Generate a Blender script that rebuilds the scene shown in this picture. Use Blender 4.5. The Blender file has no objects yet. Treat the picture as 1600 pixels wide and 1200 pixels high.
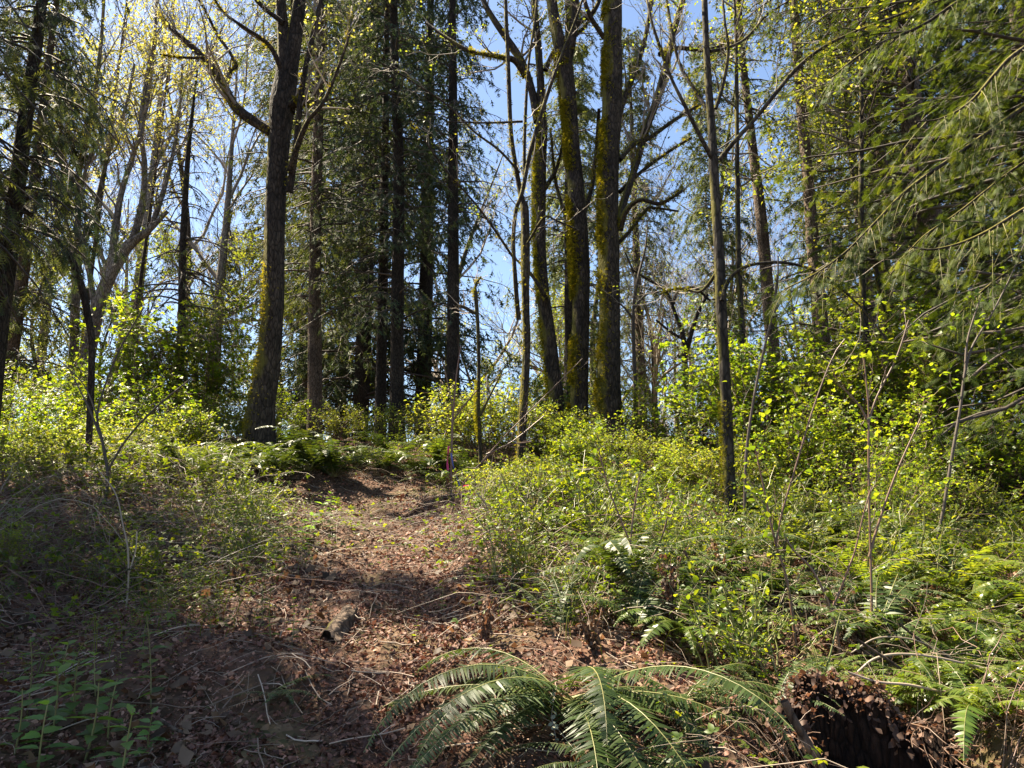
import bpy, math, random
import numpy as np
from mathutils import Vector

# ------------------------------------------------------------------ camera, sky, sun
sc = bpy.context.scene
COL = sc.collection
PITCH = math.radians(11.0); FPX = 1155.0; EYE = np.array([0.0, 0.0, 1.6])
cd = bpy.data.cameras.new('camera'); cam = bpy.data.objects.new('camera', cd); COL.objects.link(cam)
cam.location = EYE; cam.rotation_euler = (math.radians(90) + PITCH, 0, 0)
cd.sensor_width = 36.0; cd.lens = 36.0 * FPX / 1600.0; cd.clip_start = 0.05; cd.clip_end = 2000
sc.camera = cam

SUN_AZ = math.radians(-61); SUN_EL = math.radians(58)      # azimuth from +Y towards +X
world = bpy.data.worlds.new('World'); sc.world = world; world.use_nodes = True
wn = world.node_tree; wn.nodes.clear()
sky = wn.nodes.new('ShaderNodeTexSky'); sky.sky_type = 'NISHITA'; sky.sun_disc = False
sky.sun_elevation = SUN_EL; sky.sun_rotation = SUN_AZ; sky.air_density = 1.0; sky.dust_density = 0.9; sky.ozone_density = 2.2
bg = wn.nodes.new('ShaderNodeBackground'); bg.inputs['Strength'].default_value = 0.053
wo = wn.nodes.new('ShaderNodeOutputWorld')
wn.links.new(sky.outputs[0], bg.inputs[0]); wn.links.new(bg.outputs[0], wo.inputs[0])
sd = bpy.data.lights.new('sun', 'SUN'); sun = bpy.data.objects.new('sun', sd); COL.objects.link(sun)
sd.energy = 5.0; sd.angle = math.radians(0.5); sd.color = (1.0, 0.87, 0.66)
sdir = Vector((math.sin(SUN_AZ) * math.cos(SUN_EL), math.cos(SUN_AZ) * math.cos(SUN_EL), math.sin(SUN_EL)))
sun.rotation_euler = sdir.to_track_quat('Z', 'Y').to_euler(); sun.location = sdir * 50
sc.view_settings.view_transform = 'Standard'; sc.view_settings.look = 'None'
sc.view_settings.exposure = 2.25; sc.view_settings.gamma = 1.0
cy = sc.cycles
cy.max_bounces = 6; cy.diffuse_bounces = 3; cy.glossy_bounces = 2; cy.transmission_bounces = 4; cy.transparent_max_bounces = 4
cy.use_fast_gi = False; cy.sample_clamp_indirect = 4.0

# ------------------------------------------------------------------ pixel helpers (photo pixels, 1600 x 1200)
cp, sp = math.cos(PITCH), math.sin(PITCH)
def ray(u, v):
    x = (u - 800) / FPX; y = (600 - v) / FPX
    return np.array([x, cp - y * sp, sp + y * cp])
def W(u, v, d):
    r = ray(u, v); return EYE + r * (d / r[1])
def PXW(u, v, d, w):                     # metres spanned by w pixels at that point
    r = ray(u, v); return w / FPX * (d / r[1])
def UV(p):
    q = np.asarray(p, float) - EYE
    dep = q[1] * cp + q[2] * sp; yy = -q[1] * sp + q[2] * cp
    return 800 + FPX * q[0] / dep, 600 - FPX * yy / dep, dep

# ------------------------------------------------------------------ noise
def _h(ix, iy, iz, s):
    n = (ix * 374761393 + iy * 668265263 + iz * 2147483647 + s * 1274126177) & 0xffffffff
    n = ((n ^ (n >> 13)) * 1274126177) & 0xffffffff
    return ((n ^ (n >> 16)) & 0xffff) / 32767.5 - 1.0
def vnoise(p, s=0):
    p = np.asarray(p, float); i = np.floor(p).astype(np.int64); f = p - i; f = f * f * (3 - 2 * f)
    r = 0
    for a in (0, 1):
        for b in (0, 1):
            for c in (0, 1):
                w = (f[..., 0] if a else 1 - f[..., 0]) * (f[..., 1] if b else 1 - f[..., 1]) * (f[..., 2] if c else 1 - f[..., 2])
                r = r + w * _h(i[..., 0] + a, i[..., 1] + b, i[..., 2] + c, s)
    return r
def fbm(p, o=3, s=0):
    p = np.asarray(p, float); r = 0; a = 1.0
    for k in range(o):
        r = r + a * vnoise(p * (2 ** k), s + k); a *= .5
    return r

# ------------------------------------------------------------------ ground shape
_ky = np.array([-400, -30, -6, 0, 3, 5, 7.5, 10, 12.5, 15, 18, 25, 40, 80, 400], float)
_kz = np.array([-40, -5, -1.1, 0, .80, 1.15, 1.6, 2.22, 2.95, 3.3, 3.35, 2.5, 0, -6, -30], float)
_fy = np.linspace(-40, 100, 1401); _fz = np.interp(_fy, _ky, _kz)
_g = np.exp(-0.5 * (np.arange(-12, 13) / 5.0) ** 2); _g /= _g.sum()
_fz = np.convolve(np.pad(_fz, 12, mode='edge'), _g, mode='valid')
PATHY = np.array([0, 3.2, 4.5, 6, 8.5, 10, 12.5]); PATHX = np.array([-.9, -.78, -.72, -1.0, -1.75, -1.75, -1.3])
def path_x(y): return np.interp(y, PATHY, PATHX)
def path_w(y): return np.interp(y, [0, 3, 4.5, 6, 9, 10.5, 12], [.45, .34, .40, .46, .55, .38, .1])
def G(x, y):
    x = np.asarray(x, float); y = np.asarray(y, float)
    z = np.where((y > -40) & (y < 100), np.interp(y, _fy, _fz), np.interp(y, _ky, _kz))
    z = z + .35 * np.exp(-((x + 4.5) / 2.0) ** 2) * np.exp(-((y - 8) / 3.5) ** 2)
    z = z - .12 * np.clip((x - 2.5) / 2.5, 0, 1.5) * np.exp(-((y - 6) / 3) ** 2)
    z = z + .22 * np.exp(-((x - .2) / .5) ** 2 - ((y - 6.6) / 1.2) ** 2)
    p = np.stack([x, y, 0 * x], -1)
    near = np.exp(-(np.hypot(x, y - 8) / 40) ** 2)
    z = z + near * (.10 * fbm(p * .8, 2, 3) + .035 * fbm(p * 3.1, 2, 9))
    px = path_x(y); pw = path_w(y)
    z = z - .06 * np.exp(-((x - px) / (pw + .15)) ** 2) * (y < 13)
    z = z - .75 * np.exp(-(((x - 1.44) / .42) ** 2 + ((y - 2.98) / .40) ** 2) ** 2.2)       # rotted-out hollow
    return z
def hit(u, v, dmax=14.0):
    r = ray(u, v); t = np.linspace(1.5, dmax / r[1], 900)
    p = EYE + r * t[:, None]; g = G(p[:, 0], p[:, 1]); b = np.nonzero(p[:, 2] <= g)[0]
    k = b[0] if len(b) else len(t) - 1
    return np.array([p[k, 0], p[k, 1], g[k]])

# ------------------------------------------------------------------ materials
def newmat(name):
    m = bpy.data.materials.new(name); m.use_nodes = True; m.node_tree.nodes.clear(); return m, m.node_tree
def ramp(nt, cols):
    r = nt.nodes.new('ShaderNodeValToRGB'); e = r.color_ramp.elements
    for i, c in enumerate(cols):
        pos = i / (len(cols) - 1)
        if i < 2: e[i].position = pos; e[i].color = (*c, 1)
        else: x = e.new(pos); x.color = (*c, 1)
    e[1].position = 1 / (len(cols) - 1); return r
def leafmat(name, cols, trans=.45, tcol=None, rough=.45, spec=.5):
    m, nt = newmat(name); N = nt.nodes; L = nt.links
    a = N.new('ShaderNodeAttribute'); a.attribute_name = 'r'
    r = ramp(nt, cols); L.new(a.outputs['Fac'], r.inputs[0])
    b = N.new('ShaderNodeBsdfPrincipled'); b.inputs['Roughness'].default_value = rough
    b.inputs['Specular IOR Level'].default_value = spec
    oi = N.new('ShaderNodeObjectInfo'); hs = N.new('ShaderNodeHueSaturation')
    v = N.new('ShaderNodeMapRange'); v.inputs['To Min'].default_value = .72; v.inputs['To Max'].default_value = 1.22; L.new(oi.outputs['Random'], v.inputs[0]); L.new(v.outputs[0], hs.inputs['Value'])
    v2 = N.new('ShaderNodeMapRange'); v2.inputs['To Min'].default_value = .508; v2.inputs['To Max'].default_value = .488
    mm = N.new('ShaderNodeMath'); mm.operation = 'MULTIPLY'; mm.inputs[1].default_value = 7.31; fr = N.new('ShaderNodeMath'); fr.operation = 'FRACT'
    L.new(oi.outputs['Random'], mm.inputs[0]); L.new(mm.outputs[0], fr.inputs[0]); L.new(fr.outputs[0], v2.inputs[0]); L.new(v2.outputs[0], hs.inputs['Hue'])
    L.new(r.outputs[0], hs.inputs['Color']); r = hs
    L.new(r.outputs[0], b.inputs['Base Color'])
    o = N.new('ShaderNodeOutputMaterial')
    if trans > 0:
        t = N.new('ShaderNodeBsdfTranslucent'); mx = N.new('ShaderNodeMixShader'); mx.inputs[0].default_value = trans
        mc = N.new('ShaderNodeMixRGB'); mc.blend_type = 'MULTIPLY'; mc.inputs[0].default_value = 1
        mc.inputs[2].default_value = (*(tcol or (1.6, 1.5, .6)), 1)
        L.new(r.outputs[0], mc.inputs[1]); L.new(mc.outputs[0], t.inputs[0])
        L.new(b.outputs[0], mx.inputs[1]); L.new(t.outputs[0], mx.inputs[2]); L.new(mx.outputs[0], o.inputs[0])
    else: L.new(b.outputs[0], o.inputs[0])
    return m
def barkmat(name, c1, c2, c3, scale=1.0, moss=None, mossamt=0.0, bump=.6):
    m, nt = newmat(name); N = nt.nodes; L = nt.links
    tc = N.new('ShaderNodeTexCoord'); mp = N.new('ShaderNodeMapping'); mp.inputs['Scale'].default_value = (9 * scale, 9 * scale, 2.9 * scale)
    L.new(tc.outputs['Object'], mp.inputs[0])
    n1 = N.new('ShaderNodeTexNoise'); n1.inputs['Scale'].default_value = 2.2; n1.inputs['Detail'].default_value = 6; n1.inputs['Roughness'].default_value = .65
    L.new(mp.outputs[0], n1.inputs[0])
    vo = N.new('ShaderNodeTexVoronoi'); vo.feature = 'DISTANCE_TO_EDGE'; vo.inputs['Scale'].default_value = 2.6; L.new(mp.outputs[0], vo.inputs['Vector'])
    r = ramp(nt, [c1, c2, c3]); r.color_ramp.elements[0].position = .3; r.color_ramp.elements[2].position = .72
    L.new(n1.outputs[0], r.inputs[0])
    n2 = N.new('ShaderNodeTexNoise'); n2.inputs['Scale'].default_value = 1.7; n2.inputs['Detail'].default_value = 4; L.new(tc.outputs['Object'], n2.inputs[0])
    dk = N.new('ShaderNodeMixRGB'); dk.blend_type = 'MULTIPLY'; dk.inputs[0].default_value = .7
    r2 = ramp(nt, [(.45, .42, .4), (1.25, 1.22, 1.15)]); r2.color_ramp.elements[0].position = .35; r2.color_ramp.elements[1].position = .65
    L.new(n2.outputs[0], r2.inputs[0]); L.new(r.outputs[0], dk.inputs[1]); L.new(r2.outputs[0], dk.inputs[2])
    ck = N.new('ShaderNodeMixRGB'); ck.blend_type = 'MULTIPLY'; ck.inputs[0].default_value = 1; r5 = ramp(nt, [(.30, .28, .26), (1, 1, 1)]); r5.color_ramp.elements[1].position = .16
    L.new(vo.outputs['Distance'], r5.inputs[0]); L.new(dk.outputs[0], ck.inputs[1]); L.new(r5.outputs[0], ck.inputs[2]); col = ck.outputs[0]
    if moss:
        ge = N.new('ShaderNodeNewGeometry'); se = N.new('ShaderNodeSeparateXYZ'); L.new(ge.outputs['Normal'], se.inputs[0])
        ma = N.new('ShaderNodeMath'); ma.operation = 'MULTIPLY_ADD'; ma.inputs[1].default_value = -.35; ma.inputs[2].default_value = mossamt
        L.new(se.outputs[0], ma.inputs[0])
        zz = N.new('ShaderNodeMath'); zz.operation = 'MULTIPLY_ADD'; zz.inputs[1].default_value = .3; L.new(se.outputs[2], zz.inputs[0]); L.new(ma.outputs[0], zz.inputs[2])
        ad = N.new('ShaderNodeMath'); ad.operation = 'ADD'; L.new(zz.outputs[0], ad.inputs[0]); L.new(n2.outputs[0], ad.inputs[1])
        rr = ramp(nt, [(0, 0, 0), (1, 1, 1)]); rr.color_ramp.elements[0].position = .70; rr.color_ramp.elements[1].position = .84
        L.new(ad.outputs[0], rr.inputs[0])
        mx = N.new('ShaderNodeMixRGB'); L.new(rr.outputs[0], mx.inputs[0]); L.new(col, mx.inputs[1])
        mr = ramp(nt, [tuple(c * .45 for c in moss), moss]); L.new(n1.outputs[0], mr.inputs[0]); L.new(mr.outputs[0], mx.inputs[2]); col = mx.outputs[0]
    b = N.new('ShaderNodeBsdfPrincipled'); b.inputs['Roughness'].default_value = .85; b.inputs['Specular IOR Level'].default_value = .25
    L.new(col, b.inputs['Base Color'])
    su = N.new('ShaderNodeMath'); su.operation = 'ADD'; L.new(n1.outputs[0], su.inputs[0]); L.new(vo.outputs[0], su.inputs[1])
    bp = N.new('ShaderNodeBump'); bp.inputs['Strength'].default_value = bump; bp.inputs['Distance'].default_value = .06
    L.new(su.outputs[0], bp.inputs['Height']); L.new(bp.outputs[0], b.inputs['Normal'])
    o = N.new('ShaderNodeOutputMaterial'); L.new(b.outputs[0], o.inputs[0]); return m
MOSS = (.17, .15, .028)
M = {}
M['bark_maple'] = barkmat('maple bark', (.020, .016, .012), (.058, .045, .035), (.13, .10, .078), 1.0, MOSS, .05)
M['bark_alder'] = barkmat('alder bark', (.022, .019, .015), (.056, .047, .038), (.11, .095, .078), .8, MOSS, -.02, .3)
M['bark_fir'] = barkmat('fir bark', (.05, .035, .026), (.15, .11, .08), (.27, .20, .15), 1.6)
M['bark_pale'] = barkmat('pale bark', (.12, .10, .085), (.24, .21, .18), (.36, .33, .29), 1.0, None, 0, .3)
M['bark_dark'] = barkmat('dark bark', (.018, .014, .011), (.05, .04, .032), (.09, .07, .055), 1.5)
M['bark_snag'] = barkmat('mossy snag bark', (.035, .03, .02), (.07, .06, .035), (.12, .10, .06), 1.5, MOSS, .05)
M['twig'] = leafmat('grey twig', [(.13, .10, .075), (.22, .18, .14), (.32, .27, .22)], 0, rough=.7)
M['twig_mossy'] = leafmat('mossy twig', [(.05, .045, .03), (.11, .10, .04), (.16, .15, .045)], 0, rough=.8)
M['twig_dark'] = leafmat('dark twig', [(.03, .022, .017), (.06, .045, .035), (.10, .075, .055)], 0, rough=.7)
M['cane'] = leafmat('dry cane', [(.12, .08, .055), (.22, .16, .115), (.36, .29, .22)], 0, rough=.5)
M['cane_red'] = leafmat('reddish stem', [(.06, .032, .022), (.11, .06, .04), (.17, .10, .065)], 0, rough=.45)
M['fir'] = leafmat('fir needles', [(.026, .046, .028), (.058, .088, .046), (.12, .15, .07)], .3, (1.7, 1.6, .8), .6, .15)
M['hemlock'] = leafmat('hemlock needles', [(.042, .062, .026), (.085, .11, .04), (.15, .17, .06)], .35, (1.8, 1.6, .7), .6, .12)
M['cedar'] = leafmat('cedar sprays', [(.022, .040, .012), (.050, .080, .018), (.11, .145, .028)], .38, (2.2, 1.9, .5), .55, .15)
M['green'] = leafmat('fresh shrub leaf', [(.050, .098, .015), (.112, .175, .024), (.205, .262, .036)], .55, (2.2, 1.9, .45), .4, .45)
M['yellow'] = leafmat('yellow green young leaf', [(.10, .155, .025), (.16, .215, .035), (.25, .27, .05)], .55, (1.7, 1.5, .6), .45, .4)
M['gold'] = leafmat('golden bud', [(.24, .26, .08), (.36, .36, .12), (.50, .47, .17)], .5, (1.4, 1.35, .6), .5, .3)
M['fern'] = leafmat('sword fern green', [(.018, .036, .010), (.036, .062, .016), (.068, .098, .024)], .30, (2.2, 1.9, .5), .45, .30)
M['fern_light'] = leafmat('fern light green', [(.045, .085, .015), (.095, .15, .022), (.17, .21, .035)], .5, (2.1, 1.8, .5), .32, .6)
M['fern_dead'] = leafmat('dead fern', [(.12, .06, .03), (.20, .11, .055), (.30, .18, .10)], .25, (1.5, 1.1, .7), .5, .3)
M['nettle'] = leafmat('nettle leaf', [(.05, .11, .03), (.08, .16, .04), (.13, .22, .055)], .45, (2.0, 1.9, .5), .42, .45)
M['litter'] = leafmat('dead leaf litter', [(.030, .016, .010), (.075, .036, .022), (.145, .072, .045), (.24, .13, .085), (.42, .27, .18)], .12, (1.5, 1.0, .7), .6, .3)
M['litter_dark'] = leafmat('hanging dead leaves', [(.045, .028, .018), (.10, .062, .04), (.22, .145, .095)], .3, (1.4, 1.0, .7), .6, .3)
M['moss'] = leafmat('moss tuft', [(.10, .11, .012), (.22, .21, .022), (.38, .34, .04)], .6, (1.5, 1.4, .5), .8, .1)
M['cover'] = leafmat('ground cover', [(.038, .072, .012), (.085, .135, .018), (.16, .195, .026)], .52, (2.2, 1.85, .4), .45, .4)
M['pink'] = leafmat('pink flagging', [(.75, .05, .25), (.85, .08, .32)], .35, (1.1, 1, 1.1), .35, .5)
M['blue'] = leafmat('blue flagging', [(.10, .12, .55), (.2, .2, .7)], .3, (1.1, 1, 1.1), .35, .5)
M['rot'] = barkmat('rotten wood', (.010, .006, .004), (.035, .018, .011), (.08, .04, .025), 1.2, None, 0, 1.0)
M['log'] = barkmat('log bark', (.05, .036, .027), (.13, .095, .07), (.22, .165, .125), 1.0, MOSS, -.18)
def groundmat():
    m, nt = newmat('forest floor'); N = nt.nodes; L = nt.links
    tc = N.new('ShaderNodeTexCoord')
    vo = N.new('ShaderNodeTexVoronoi'); vo.inputs['Scale'].default_value = 24; L.new(tc.outputs['Object'], vo.inputs['Vector'])
    r = ramp(nt, [(.025, .014, .009), (.07, .035, .022), (.12, .06, .04), (.19, .11, .075)])
    se = N.new('ShaderNodeSeparateColor'); L.new(vo.outputs['Color'], se.inputs[0]); L.new(se.outputs[0], r.inputs[0])
    n = N.new('ShaderNodeTexNoise'); n.inputs['Scale'].default_value = .9; n.inputs['Detail'].default_value = 8; L.new(tc.outputs['Object'], n.inputs[0])
    r2 = ramp(nt, [(.03, .022, .014), (.09, .055, .035), (.06, .075, .02)]); r2.color_ramp.elements[0].position = .3; r2.color_ramp.elements[2].position = .68
    L.new(n.outputs[0], r2.inputs[0])
    n3 = N.new('ShaderNodeTexNoise'); n3.inputs['Scale'].default_value = 7; n3.inputs['Detail'].default_value = 8; L.new(tc.outputs['Object'], n3.inputs[0])
    mx = N.new('ShaderNodeMixRGB'); L.new(n3.outputs[0], mx.inputs[0]); L.new(r.outputs[0], mx.inputs[1]); L.new(r2.outputs[0], mx.inputs[2])
    b = N.new('ShaderNodeBsdfPrincipled'); b.inputs['Roughness'].default_value = .9; b.inputs['Specular IOR Level'].default_value = .2
    L.new(mx.outputs[0], b.inputs['Base Color'])
    bp = N.new('ShaderNodeBump'); bp.inputs['Strength'].default_value = 1; bp.inputs['Distance'].default_value = .03
    L.new(vo.outputs['Distance'], bp.inputs['Height']); L.new(bp.outputs[0], b.inputs['Normal'])
    o = N.new('ShaderNodeOutputMaterial'); L.new(b.outputs[0], o.inputs[0]); return m
M['ground'] = groundmat()

# ------------------------------------------------------------------ mesh builder
class MB:
    def __init__(s): s.V = []; s.F = []; s.R = []; s.n = 0
    def add(s, v, f, r=None):
        v = np.asarray(v, np.float32).reshape(-1, 3); f = np.asarray(f, np.int64)
        if len(f) == 0: return
        s.V.append(v); s.F.append(f + s.n); s.n += len(v)
        s.R.append(np.full(len(f), .5, np.float32) if r is None else np.asarray(r, np.float32))
    def mesh(s, name, mat, smooth=False):
        me = bpy.data.meshes.new(name); V = np.concatenate(s.V)
        me.vertices.add(len(V)); me.vertices.foreach_set('co', V.ravel())
        loops = np.concatenate([f.ravel() for f in s.F]).astype(np.int32)
        tot = np.concatenate([np.full(len(f), f.shape[1], np.int32) for f in s.F])
        st = np.concatenate([[0], np.cumsum(tot)[:-1]]).astype(np.int32)
        me.loops.add(len(loops)); me.loops.foreach_set('vertex_index', loops)
        me.polygons.add(len(tot)); me.polygons.foreach_set('loop_start', st)
        if smooth: me.polygons.foreach_set('use_smooth', np.ones(len(tot), bool))
        me.update(calc_edges=True)
        a = me.attributes.new('r', 'FLOAT', 'FACE'); a.data.foreach_set('value', np.concatenate(s.R))
        me.materials.append(M[mat]); return me
    def build(s, name, mat, parent=None, smooth=False, loc=None):
        if s.n == 0: return None
        if loc is not None: s.V = [v - np.asarray(loc, np.float32) for v in s.V]
        o = bpy.data.objects.new(name, s.mesh(name, mat, smooth)); COL.objects.link(o)
        if parent is not None: o.parent = parent
        elif loc is not None: o.location = loc
        return o
REG = []
def tag(o, label, cat, group=None, kind=None):
    if label: o['label'] = label
    if cat: o['category'] = cat
    if group: o['group'] = group
    if kind: o['kind'] = kind
    return o
def empty(name, loc, rz=0.0, sc_=1.0):
    o = bpy.data.objects.new(name, None); COL.objects.link(o); o.location = [float(c) for c in loc]
    o.rotation_euler = (0, 0, rz); o.scale = (sc_,) * 3; o.empty_display_size = .2; return o
def copy_tree(o, parent=None):
    c = o.copy(); COL.objects.link(c)
    if parent is not None: c.parent = parent
    for ch in list(o.children): copy_tree(ch, c)
    return c
def reg(o, look, cat, group): o['category'] = cat; o['group'] = group; REG.append((o, look)); return o

def nrm(a): return a / (np.linalg.norm(a, axis=-1, keepdims=True) + 1e-9)
def frames(D, Nn):
    X = nrm(D); Y = nrm(np.cross(Nn, X)); Z = np.cross(X, Y); return np.stack([X, Y, Z], -1)
def scatter(mb, tv, tf, P, Rm, S, rnd):
    P = np.asarray(P); n = len(P)
    if n == 0: return
    S = np.broadcast_to(np.asarray(S, float), (n,)) if np.ndim(S) < 2 else S
    sv = tv[None] * (S[:, None, None] if S.ndim == 1 else S[:, None, :])
    V = np.einsum('nij,nmj->nmi', Rm, sv) + P[:, None]
    m = len(tv)
    for f in (tf if isinstance(tf, list) else [tf]):
        F = f[None] + (np.arange(n) * m)[:, None, None]
        mb_r = np.repeat(rnd, len(f))
        mb._q = getattr(mb, '_q', 0)
        if f is (tf if not isinstance(tf, list) else tf[0]): mb.add(V.reshape(-1, 3), F.reshape(-1, f.shape[1]), mb_r)
        else:
            mb.F.append(F.reshape(-1, f.shape[1]) + mb.n - n * m); mb.R.append(mb_r.astype(np.float32))
def tubes(mb, P, R, k=4, rnd=None):
    P = np.asarray(P, float); R = np.asarray(R, float); m, n, _ = P.shape
    if m == 0: return
    T = nrm(np.gradient(P, axis=1)); ref = np.where(np.abs(T[:, :1, 2:3]) > .8, np.array([1., 0, 0]), np.array([0, 0, 1.]))
    ref = np.broadcast_to(ref, T.shape); A = nrm(np.cross(T, ref)); B = np.cross(T, A)
    th = np.arange(k) * 2 * math.pi / k
    V = P[:, :, None] + R[:, :, None, None] * (A[:, :, None] * np.cos(th)[None, None, :, None] + B[:, :, None] * np.sin(th)[None, None, :, None])
    i, j = np.meshgrid(np.arange(n - 1), np.arange(k), indexing='ij')
    q = np.stack([i * k + j, i * k + (j + 1) % k, (i + 1) * k + (j + 1) % k, (i + 1) * k + j], -1).reshape(-1, 4)
    F = q[None] + (np.arange(m) * n * k)[:, None, None]
    rr = np.random.default_rng(5).random(m) if rnd is None else rnd
    mb.add(V.reshape(-1, 3), F.reshape(-1, 4), np.repeat(rr, len(q)))
def catmull(P, n):
    P = np.asarray(P, float); c = np.concatenate([[0], np.cumsum(np.linalg.norm(np.diff(P[:, :3], axis=0), axis=1))])
    t = np.linspace(0, c[-1], n); Q = np.vstack([2 * P[0] - P[1], P, 2 * P[-1] - P[-2]])
    k = np.clip(np.searchsorted(c, t, side='right') - 1, 0, len(P) - 2); f = ((t - c[k]) / (c[k + 1] - c[k] + 1e-9))[:, None]
    a, b, d, e = Q[k], Q[k + 1], Q[k + 2], Q[k + 3]
    return .5 * (2 * b + (d - a) * f + (2 * a - 5 * b + 4 * d - e) * f ** 2 + (3 * b - a - 3 * d + e) * f ** 3)
def trunk_tube(mb, pts, rad, k=28, step=.05, rough=.06, flare=.5, seed=0):
    """one continuous bark-textured trunk along pts; returns dense centreline"""
    P4 = np.column_stack([pts, rad]); Ln = np.linalg.norm(np.diff(np.asarray(pts), axis=0), axis=1).sum()
    n = max(8, int(Ln / step)); Q = catmull(P4, n); P = Q[:, :3]; R = np.maximum(Q[:, 3], .004)
    s = np.linspace(0, Ln, n); T = nrm(np.gradient(P, axis=0))
    A = nrm(np.cross(T, np.array([0, 1., 0]) + 0 * T)); B = np.cross(T, A)
    th = np.arange(k) * 2 * math.pi / k
    ring = np.stack([np.cos(th), np.sin(th)], -1)
    q = np.stack(np.broadcast_arrays(ring[None, :, 0] * 2.2, ring[None, :, 1] * 2.2, s[:, None] * .9), -1)
    q2 = np.stack(np.broadcast_arrays(ring[None, :, 0] * 5.5, ring[None, :, 1] * 5.5, s[:, None] * 2.2), -1)
    nz = fbm(q + seed, 3, seed) * rough + fbm(q2 + seed, 2, seed + 5) * rough * .55
    root = flare * np.exp(-s / .35)[:, None] * (.55 + .45 * np.cos(th * 4 + seed)[None])
    RR = R[:, None] * (1 + nz + root)
    V = P[:, None] + RR[..., None] * (A[:, None] * ring[None, :, :1] + B[:, None] * ring[None, :, 1:])
    i, j = np.meshgrid(np.arange(n - 1), np.arange(k), indexing='ij')
    f = np.stack([i * k + j, i * k + (j + 1) % k, (i + 1) * k + (j + 1) % k, (i + 1) * k + j], -1).reshape(-1, 4)
    mb.add(V.reshape(-1, 3), f)
    mb.add(np.vstack([V[-1], P[-1:]]), np.array([[a, (a + 1) % k, k] for a in range(k)]))
    return P, R, A, B

# leaf templates -------------------------------------------------------------
def leaf_t(w=.5, fold=.12, bend=-.1):
    v = np.array([[0, 0, 0], [.5, 0, 0], [1, 0, bend], [.4, w / 2, fold], [.4, -w / 2, fold]], float)
    f = np.array([[0, 4, 1], [4, 2, 1], [0, 1, 3], [1, 2, 3]]); return v, f
def leaf6_t(w=.6, fold=.08, bend=-.14):      # rounder leaf with a pointed tip
    v = np.array([[0, 0, 0], [.35, 0, .02], [.7, 0, -.02], [1, 0, bend], [.2, w * .42, fold], [.55, w * .45, fold * .8], [.2, -w * .42, fold], [.55, -w * .45, fold * .8]], float)
    f3 = np.array([[0, 6, 1], [0, 1, 4], [7, 3, 2], [2, 3, 5]]); f4 = np.array([[1, 6, 7, 2], [4, 1, 2, 5]])
    f = np.vstack([f3, np.array([[1, 6, 7], [1, 7, 2], [4, 1, 2], [4, 2, 5]])]); return v, f
def combine(parts):
    V = []; F = []; n = 0
    for v, f in parts: V.append(v); F.append(f + n); n += len(v)
    return np.vstack(V), np.vstack(F)
def rotz(v, a): c, s = math.cos(a), math.sin(a); return v @ np.array([[c, s, 0], [-s, c, 0], [0, 0, 1]])
LEAF = leaf_t(.5); LEAF6 = leaf6_t()
_l = leaf6_t(.62)
TRI = combine([(_l[0] * .62 + [.38, 0, 0], _l[1]), (rotz(_l[0] * .5, 1.15) + [.36, 0, 0], _l[1]), (rotz(_l[0] * .5, -1.15) + [.36, 0, 0], _l[1])])   # three-part leaf
def spray_t(n=4, spread=.9, wd=.07, l=.6, droop=.1):
    V = [[0, -wd / 2, 0], [0, wd / 2, 0], [1, 0, -droop]]; F = [[0, 1, 2]]
    for i in range(n):
        x = .12 + .72 * i / n
        for s in (-1, 1):
            k = len(V); ln = l * (1 - .6 * x); a = spread
            V += [[x, 0, -droop * x], [x + wd * 1.1, 0, -droop * x], [x + ln * math.cos(a), s * ln * math.sin(a), -droop * x - .06]]
            F.append([k, k + 1, k + 2])
    return np.array(V, float), np.array(F)
SPRAY_FAR = spray_t(2, .8, .16, .6); SPRAY_MID = spray_t(4, .95, .085, .55); CEDAR = spray_t(6, .95, .075, .62, .14)
CURL = (np.array([[0, -.10, .0], [0, .12, .08], [.45, -.42, .20], [.55, .33, -.02], [.95, -.20, .0], [.85, .16, .30], [1.25, .02, .12]], float),
        np.array([[0, 2, 3], [0, 3, 1], [2, 4, 5], [2, 5, 3], [4, 6, 5]]))

# ------------------------------------------------------------------ branching
def grow(rng, p, d, L, r, lvl, out, up=.12, wig=.22, kids=(4, 7), spread=(.5, 1.1), minr=.0016):
    n = 6; pts = [np.array(p, float)]; dd = nrm(np.array(d, float))
    for i in range(n - 1):
        dd = nrm(dd + rng.normal(0, wig, 3) + np.array([0, 0, up])); pts.append(pts[-1] + dd * L / (n - 1))
    pts = np.array(pts); rad = np.maximum(np.linspace(r, r * .35, n), minr)
    out.append((pts, rad, lvl))
    if lvl <= 0: return
    for c in range(int(rng.integers(*kids))):
        t = rng.uniform(.2, 1.0); k = min(int(t * (n - 1)), n - 2); f = t * (n - 1) - k
        q = pts[k] * (1 - f) + pts[k + 1] * f; tg = nrm(pts[k + 1] - pts[k])
        perp = nrm(np.cross(tg, rng.normal(0, 1, 3))); a = rng.uniform(*spread)
        grow(rng, q, tg * math.cos(a) + perp * math.sin(a), L * rng.uniform(.4, .7) * (1.1 - .4 * t), max(rad[k] * .55, minr), lvl - 1, out, up, wig, kids, spread, minr)
def put_tubes(mb, out, k=3, kbig=6, big=.012):
    for sel, kk in ((lambda o: o[1][0] < big, k), (lambda o: o[1][0] >= big, kbig)):
        s = [o for o in out if sel(o)]
        if s: tubes(mb, np.array([o[0] for o in s]), np.array([o[1] for o in s]), kk)
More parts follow.
